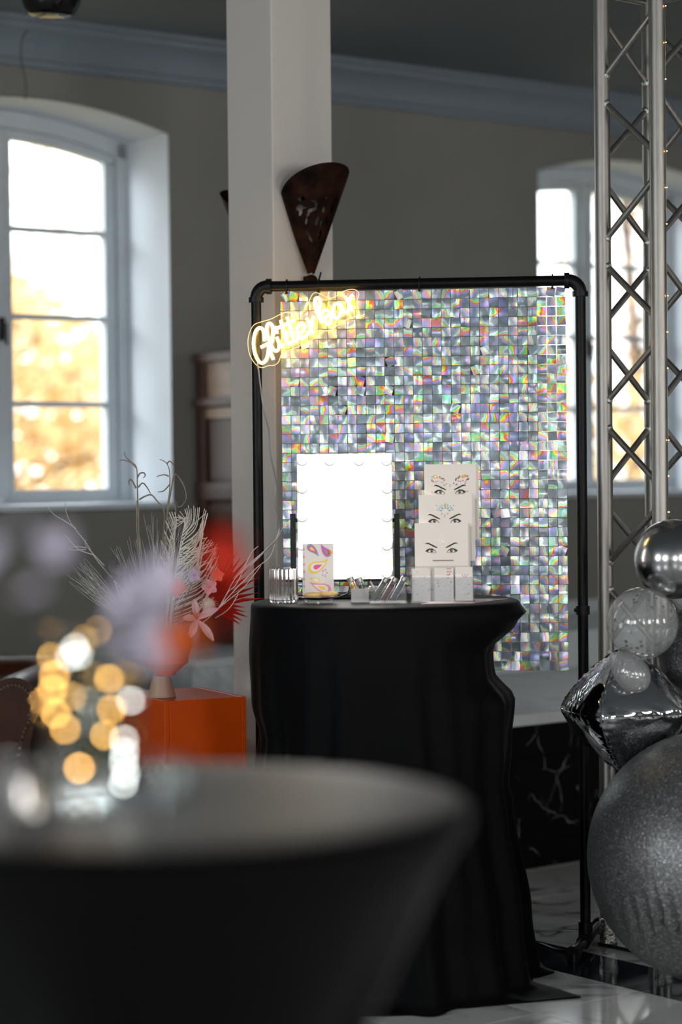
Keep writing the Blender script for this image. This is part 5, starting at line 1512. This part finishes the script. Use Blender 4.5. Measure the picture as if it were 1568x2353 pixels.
# blossoms
def petal(c, d, up, ln, wd, cup=.25):
    """curved petal from c along d, surface facing up"""
    d = d.normalized(); up = (up - d * up.dot(d)).normalized(); s_ = d.cross(up)
    V, Fc = [], []
    for j in range(6):
        t = j / 5
        w = wd * (math.sin(PI * min(1, .04 + t * t * .35 + t * .57)) ** .9)
        h = cup * ln * t * (1 - t) * 1.6 - .12 * ln * t * t
        for i in (-1, 0, 1):
            V.append(c + d * (ln * t * (1 - .06 * (i == 0) * (t > .9))) + s_ * (w * i * .5) + up * (h + abs(i) * w * .18))
    for j in range(5):
        for i in range(2):
            a = j * 3 + i; Fc.append((a, a + 1, a + 4, a + 3))
    n0 = len(V)
    V2 = V + [v - up * .0007 for v in V]
    Fc2 = Fc + [tuple(x + n0 for x in q[::-1]) for q in Fc]
    return V2, Fc2
def blossom(name, lab, c, face, npet, ln, wd, m, rot=0.0, stem_to=None, D0=FD, cup=.25, group=G5, mc='orange_petal'):
    b = root(name, c, lab, 'flower', group)
    face = Vector(face).normalized(); e1 = face.orthogonal().normalized(); e2 = face.cross(e1)
    for k in range(npet):
        a = rot + 2 * PI * k / npet
        d = (e1 * math.cos(a) + e2 * math.sin(a)) + face * .22
        obj('petal', petal(c, d, face, ln, wd, cup), m, b)
    obj('centre', ball(c + face * .003, ln * .12, 10, 6), mc, b)
    if stem_to is not None: obj('stalk', tube(spline([c, c.lerp(stem_to, .5) + Vector((0, .01, 0)), stem_to], 4), .0013, 5), 'green_stem', b)
    return b
bot = fpnt(390, 1480)
blossom('phlox_flower', 'small lilac blossom in front of the ivory fern', fpnt(447, 1322, -.04), (-.1, -1, .2), 5, .024, .019, 'lilac_petal', .3, bot)
blossom('phlox_flower', 'small coral pink blossom against the red palm', fpnt(500, 1322, -.03), (.1, -1, .15), 5, .022, .018, 'coral_petal', .1, bot)
blossom('phlox_flower', 'small pink blossom lowest of the three', fpnt(482, 1349, -.045), (.05, -1, .1), 5, .026, .022, 'pink_petal', .5, bot)
lily = root('lily_flower', fpnt(453, 1424, -.06), 'pale pink lily with long drooping petals at the bowl rim', 'flower', G5)
for tx, ty, dd, w_ in ((492, 1472, -.02, .024), (500, 1398, -.02, .026), (438, 1464, -.03, .026), (422, 1420, -.03, .022), (446, 1376, .0, .024), (470, 1450, .03, .022)):
    c_ = fpnt(453, 1424, -.06); t_ = fpnt(tx, ty, -.06 + dd)
    obj('petal', petal(c_, t_ - c_, Vector((.1, -1, .45)), (t_ - c_).length, w_, .3), 'blush_petal', lily)
for q in range(6):
    c_ = fpnt(453, 1424, -.06); t_ = fpnt(440 + q * 4, 1404 + (q % 2) * 4, -.10)
    obj('stamen', tube([c_, t_], [.0006, .0011], 5), 'orange_petal', lily)
obj('stalk', tube(spline([fpnt(453, 1424, -.055), fpnt(425, 1450, -.03), bot], 4), .0014, 5), 'green_stem', lily)
blossom('orange_flower', 'orange blossom lying in the bowl', fpnt(404, 1456, -.05), (-.1, -1, .5), 6, .034, .03, 'orange_petal', .2, bot)
blossom('coral_flower', 'rounded coral red petals rising above the bowl', fpnt(406, 1350, -.05), (0, -1, .1), 4, .030, .034, 'coral_petal', .8, bot)
tz_ = fpnt(478, 1385)
obj('thistle_head', join(ball(fpnt(480, 1392), .022, 14, 9, (1, 1, 1.15)), *[tube([fpnt(480, 1392), fpnt(480, 1392) + Vector((RND.gauss(0, .5), RND.gauss(0, .5), RND.gauss(.2, .5))).normalized() * .032], .0006, 3) for q in range(60)], tube([fpnt(480, 1400), bot], .0016, 5)), 'ivory_dried', label='fuzzy beige thistle head beside the lily', cat='dried flower', group=G5)

# ------------------------------------------------------------------ blurred standing table close to the camera
NTc = Vector((-0.232, 2.755, 0)); NTZ = 1.122; NTR = 0.388
nt_ = root('bar_table', NTc, 'near round standing table under a dark stretch cover', 'table')
obj('table_top', lathe([(0, NTZ - .035), (NTR - .012, NTZ - .035), (NTR - .008, NTZ - .02), (NTR - .012, NTZ - .006), (0, NTZ - .006)], 48, NTc), 'white_plaster', nt_)
obj('column', lathe([(0, .03), (.03, .03), (.03, NTZ - .036), (0, NTZ - .036)], 20, NTc), 'aluminium', nt_)
obj('base', lathe([(0, .004), (.26, .004), (.26, .014), (.05, .029), (0, .029)], 32, NTc), 'aluminium', nt_)
prof = [(.02, NTZ), (.15, NTZ), (.28, NTZ), (NTR - .03, NTZ - .0005), (NTR - .01, NTZ - .003), (NTR, NTZ - .012), (NTR - .004, NTZ - .03), (NTR - .045, NTZ - .085), (.30, NTZ - .16), (.235, NTZ - .27), (.175, NTZ - .42), (.15, NTZ - .55), (.165, .42), (.21, .25), (.26, .10), (.285, .01)]
V, Fc = [], []
n = 96
for i, (r, z) in enumerate(prof):
    for k in range(n):
        a = 2 * PI * k / n
        q = max(0, min(1, (NTZ - .03 - z) / .3))
        rr = r + q * .035 * max(0, math.cos(4 * a + .6)) ** 2 * (1 if z > .05 else .4)
        V.append(NTc + Vector((rr * math.cos(a), rr * math.sin(a), z)))
for i in range(len(prof) - 1):
    for k in range(n): Fc.append((i * n + k, (i + 1) * n + k, (i + 1) * n + (k + 1) % n, i * n + (k + 1) % n))
Fc.append(tuple(range(n)))
nc = obj('stretch_cover', (V, Fc), 'stretch_cloth', label='dark stretch cover pulled tight over the near table', cat='tablecloth', ang=60)

# glass vase with flowers and fairy lights on the near table
ND = 2.74
def npt(px, py, dd=0.0): return at(px, py, ND + dd)
vb = npt(215, 1850); vb.z = NTZ + .001
gv_ = root('glass_vase', vb, 'tall clear glass vase full of fairy lights on the near table', 'vase')
obj('glass', lathe([(0, 0), (.056, 0), (.060, .004), (.060, .215), (.057, .215), (.057, .010), (0, .009)], 48, vb), clear_mat('vase_glass', (.94, .96, .96), .04, .02), gv_)
tv = npt(78, 1872, -.05); tv.z = NTZ + .001
vt_ = root('glass_tumbler', tv, 'low clear glass tumbler left of the vase on the near table', 'glass')
obj('glass', lathe([(0, 0), (.031, 0), (.033, .003), (.034, .066), (.0335, .0665), (0, .0600)], 40, tv), 'clear_glass', vt_)
tv2 = npt(395, 1838, .02); tv2.z = NTZ + .001
vt2 = root('glass_tumbler', tv2, 'low clear glass tumbler right of the vase on the near table', 'glass')
obj('glass', lathe([(0, 0), (.026, 0), (.028, .004), (.029, .055), (.0270, .055), (.026, .010), (0, .009)], 40, tv2), 'vase_glass', vt2)
mat('fairy_amber', (1, .6, .2), .3, emit=44, ecol=(1, .52, .13), var=0)
mat('fairy_white', (1, 1, .95), .3, emit=30, ecol=(.95, .97, .92), var=0)
amber = [(192, 1470, .02), (125, 1552, -.04), (121, 1585, .01), (128, 1640, .03), (150, 1675, -.04), (213, 1556, .04), (257, 1630, .02), (182, 1765, -.075), (118, 1510, .06), (225, 1448, .05), (250, 1560, .05), (100, 1610, .04), (165, 1600, .06), (240, 1690, .05)]
white = [(172, 1490, -.02), (285, 1700, .0), (286, 1728, .01), (284, 1752, .0), (288, 1778, .01), (284, 1800, -.01), (160, 1510, .0), (180, 1505, .0), (200, 1610, .03), (215, 1665, .02), (300, 1610, .03)]
fs = root('fairy_lights', vb + Z * .02, 'warm fairy light string bunched in the glass vase', 'string lights')
order = sorted(amber + white, key=lambda p: p[1])
pts = [npt(*p) for p in order]
obj('wire', tube(spline(pts, 4), .0005, 4), 'brass_stud', fs)
for p in amber: obj('light', ball(npt(*p), .0026, 8, 6), 'fairy_amber', fs)
for p in white: obj('light', ball(npt(*p), .0026, 8, 6), 'fairy_white', fs)
# large soft blossoms in the vase
def cluster(name, lab, px, py, dd, r, m, nf, stem=True, seed=0, dens=1.0):
    R = random.Random(seed); c = npt(px, py, dd)
    b = root(name, c, lab, 'flower', 'blossoms in the near glass vase')
    gs = []
    for k in range(nf):
        v = Vector((R.gauss(0, 1), R.gauss(0, 1), R.gauss(0, 1))).normalized()
        q = c + v * r * R.uniform(.55, 1.0)
        e1 = v.orthogonal().normalized(); e2 = v.cross(e1); a0 = R.uniform(0, 6)
        for j in range(4):
            a = a0 + j * PI / 2
            gs.append(petal(q, e1 * math.cos(a) + e2 * math.sin(a) + v * .2, v, .016, .015, .2))
    obj('florets', join(*gs), m, b, kind='stuff')
    tgt = vb + Vector((R.uniform(-.02, .02), R.uniform(-.02, .02), .03))
    obj('stalk', tube(spline([c, c.lerp(vb + Z * .2, .6), vb + Z * .19 + Vector((R.uniform(-.03, .03), 0, 0)), tgt], 5), .0016, 6), 'green_stem', b)
cluster('lilac_cluster', 'pale lilac flower cluster at the centre of the near vase', 318, 1385, -.05, .040, 'pale_lilac_petal', 34, seed=1)
cluster('lilac_cluster', 'pale lilac flower cluster leaning right above the orange bowl', 352, 1462, -.10, .036, 'pale_lilac_petal', 30, seed=2)
cluster('lilac_cluster', 'pale lilac flower cluster low over the near vase', 288, 1452, -.02, .030, 'pale_lilac_petal', 20, seed=3)
cluster('lilac_cluster', 'thin pale lilac flower cluster high at the far left', 110, 1205, -.5, .036, 'pale_lilac_petal', 4, seed=4)
cluster('lilac_cluster', 'thin pale lilac flower cluster at the left picture edge', 40, 1290, -.6, .036, 'pale_lilac_petal', 3, seed=5)
cluster('lilac_cluster', 'pale lilac flower cluster beside the silver grass', 375, 1335, -.15, .024, 'pale_lilac_petal', 12, seed=6)
cluster('scarlet_cluster', 'blurred scarlet flower cluster before the red palm', 520, 1268, -.35, .026, 'scarlet_petal', 6, seed=7)
cluster('scarlet_cluster', 'blurred orange red flower cluster before the orange bowl', 415, 1468, -.3, .024, 'orange_petal', 8, seed=8)
cluster('scarlet_cluster', 'small blurred scarlet flower cluster left of the pillar', 480, 1400, -.35, .018, 'scarlet_petal', 4, seed=9)

# ------------------------------------------------------------------ autumn trees outside the windows
def tree(lab, x, y, h, crown, nleaf, m, seed, z0=-0.6, low=0.2):
    R = random.Random(seed)
    t = root('autumn_tree', (x, y, z0), lab, 'tree', 'autumn trees outside the windows')
    br_ = [tube([(x, y, z0), (x + .1, y, z0 + h * .4), (x - .05, y + .1, z0 + h * .75), (x, y, z0 + h)], [.16, .12, .07, .02], 8)]
    for k in range(14):
        zz = z0 + h * R.uniform(.3, .9); a = R.uniform(0, 6.28); L_ = crown * R.uniform(.5, .95)
        br_.append(tube([(x, y, zz), (x + L_ * .5 * math.cos(a), y + L_ * .5 * math.sin(a), zz + L_ * .3), (x + L_ * math.cos(a), y + L_ * math.sin(a), zz + L_ * .45)], [.05, .03, .01], 5))
    obj('trunk', join(*br_), 'tree_bark', t)
    V, Fc = [], []
    for k in range(nleaf):
        a = R.uniform(0, 6.28); zf = R.random(); zz = z0 + h * (low + (1.05 - low) * zf)
        cr = crown * (math.sin(PI * min(1, .2 + zf * .8)) ** .6)
        rr = cr * math.sqrt(R.random())
        c = Vector((x + rr * math.cos(a), y + rr * math.sin(a), zz))
        n_ = Vector((R.gauss(0, 1), R.gauss(0, 1), R.gauss(0, 1))).normalized(); e1 = n_.orthogonal().normalized(); e2 = n_.cross(e1); s_ = R.uniform(.05, .11)
        b = len(V); V += [c - e1 * s_, c - e2 * s_ * .6, c + e1 * s_, c + e2 * s_ * .6]; Fc.append((b, b + 1, b + 2, b + 3))
    obj('foliage', (V, Fc), m, t, smooth=False, kind='stuff')
tree('golden autumn tree low in the left window', -3.6, 22.0, 3.9, 2.0, 5200, 'gold_leaves', 1)
tree('sparse rust coloured tree tall behind the left window', -2.3, 27.0, 8.2, 2.2, 1500, 'rust_leaves', 2, low=.35)
tree('golden autumn bush at the right side of the left window', -2.3, 24.5, 3.4, 1.5, 2600, 'gold_leaves', 3)
tree('golden autumn tree low in the right window', 2.2, 26.0, 3.2, 1.6, 2200, 'gold_leaves', 4)
tree('thin pale rust tree tall in the right window', 3.7, 29.0, 8.0, 2.2, 1300, 'rust_leaves', 5, low=.25)
tree('golden tree behind the silver truss in the right window', 5.0, 27.0, 4.0, 2.0, 2600, 'gold_leaves', 6)
tree('thin rust coloured tree far left outside', -5.2, 29.0, 8.6, 2.2, 1500, 'rust_leaves', 7, low=.35)
gnd = obj('outside_ground', wbox(-10, 40, -60, -TH - .3, -0.75, -0.6), mat('autumn_grass', S(150, 130, 80), .9, var=.3, scale=1.5), kind='structure', smooth=False)

# pale flat cable lying on the floor by the truss
def flp(px, py):
    p = at(px, py, 7.0); d = (p - CAM); k = -CAM.z / d.z
    return CAM + d * k + Z * 0.004
obj('floor_cable', tube(spline([flp(1190, 2148), flp(1225, 2141), flp(1262, 2143), flp(1300, 2139), flp(1345, 2141), flp(1378, 2137)], 5), 0.0035, 6), 'clear_cable', label='thin pale cable lying on the marble floor beside the truss foot', cat='cable')
obj('floor_cable', tube(spline([flp(1195, 2166), flp(1240, 2170), flp(1280, 2184), flp(1312, 2188)], 5), 0.003, 6), 'black_plastic', label='thin black cable lying on the dark floor band', cat='cable')
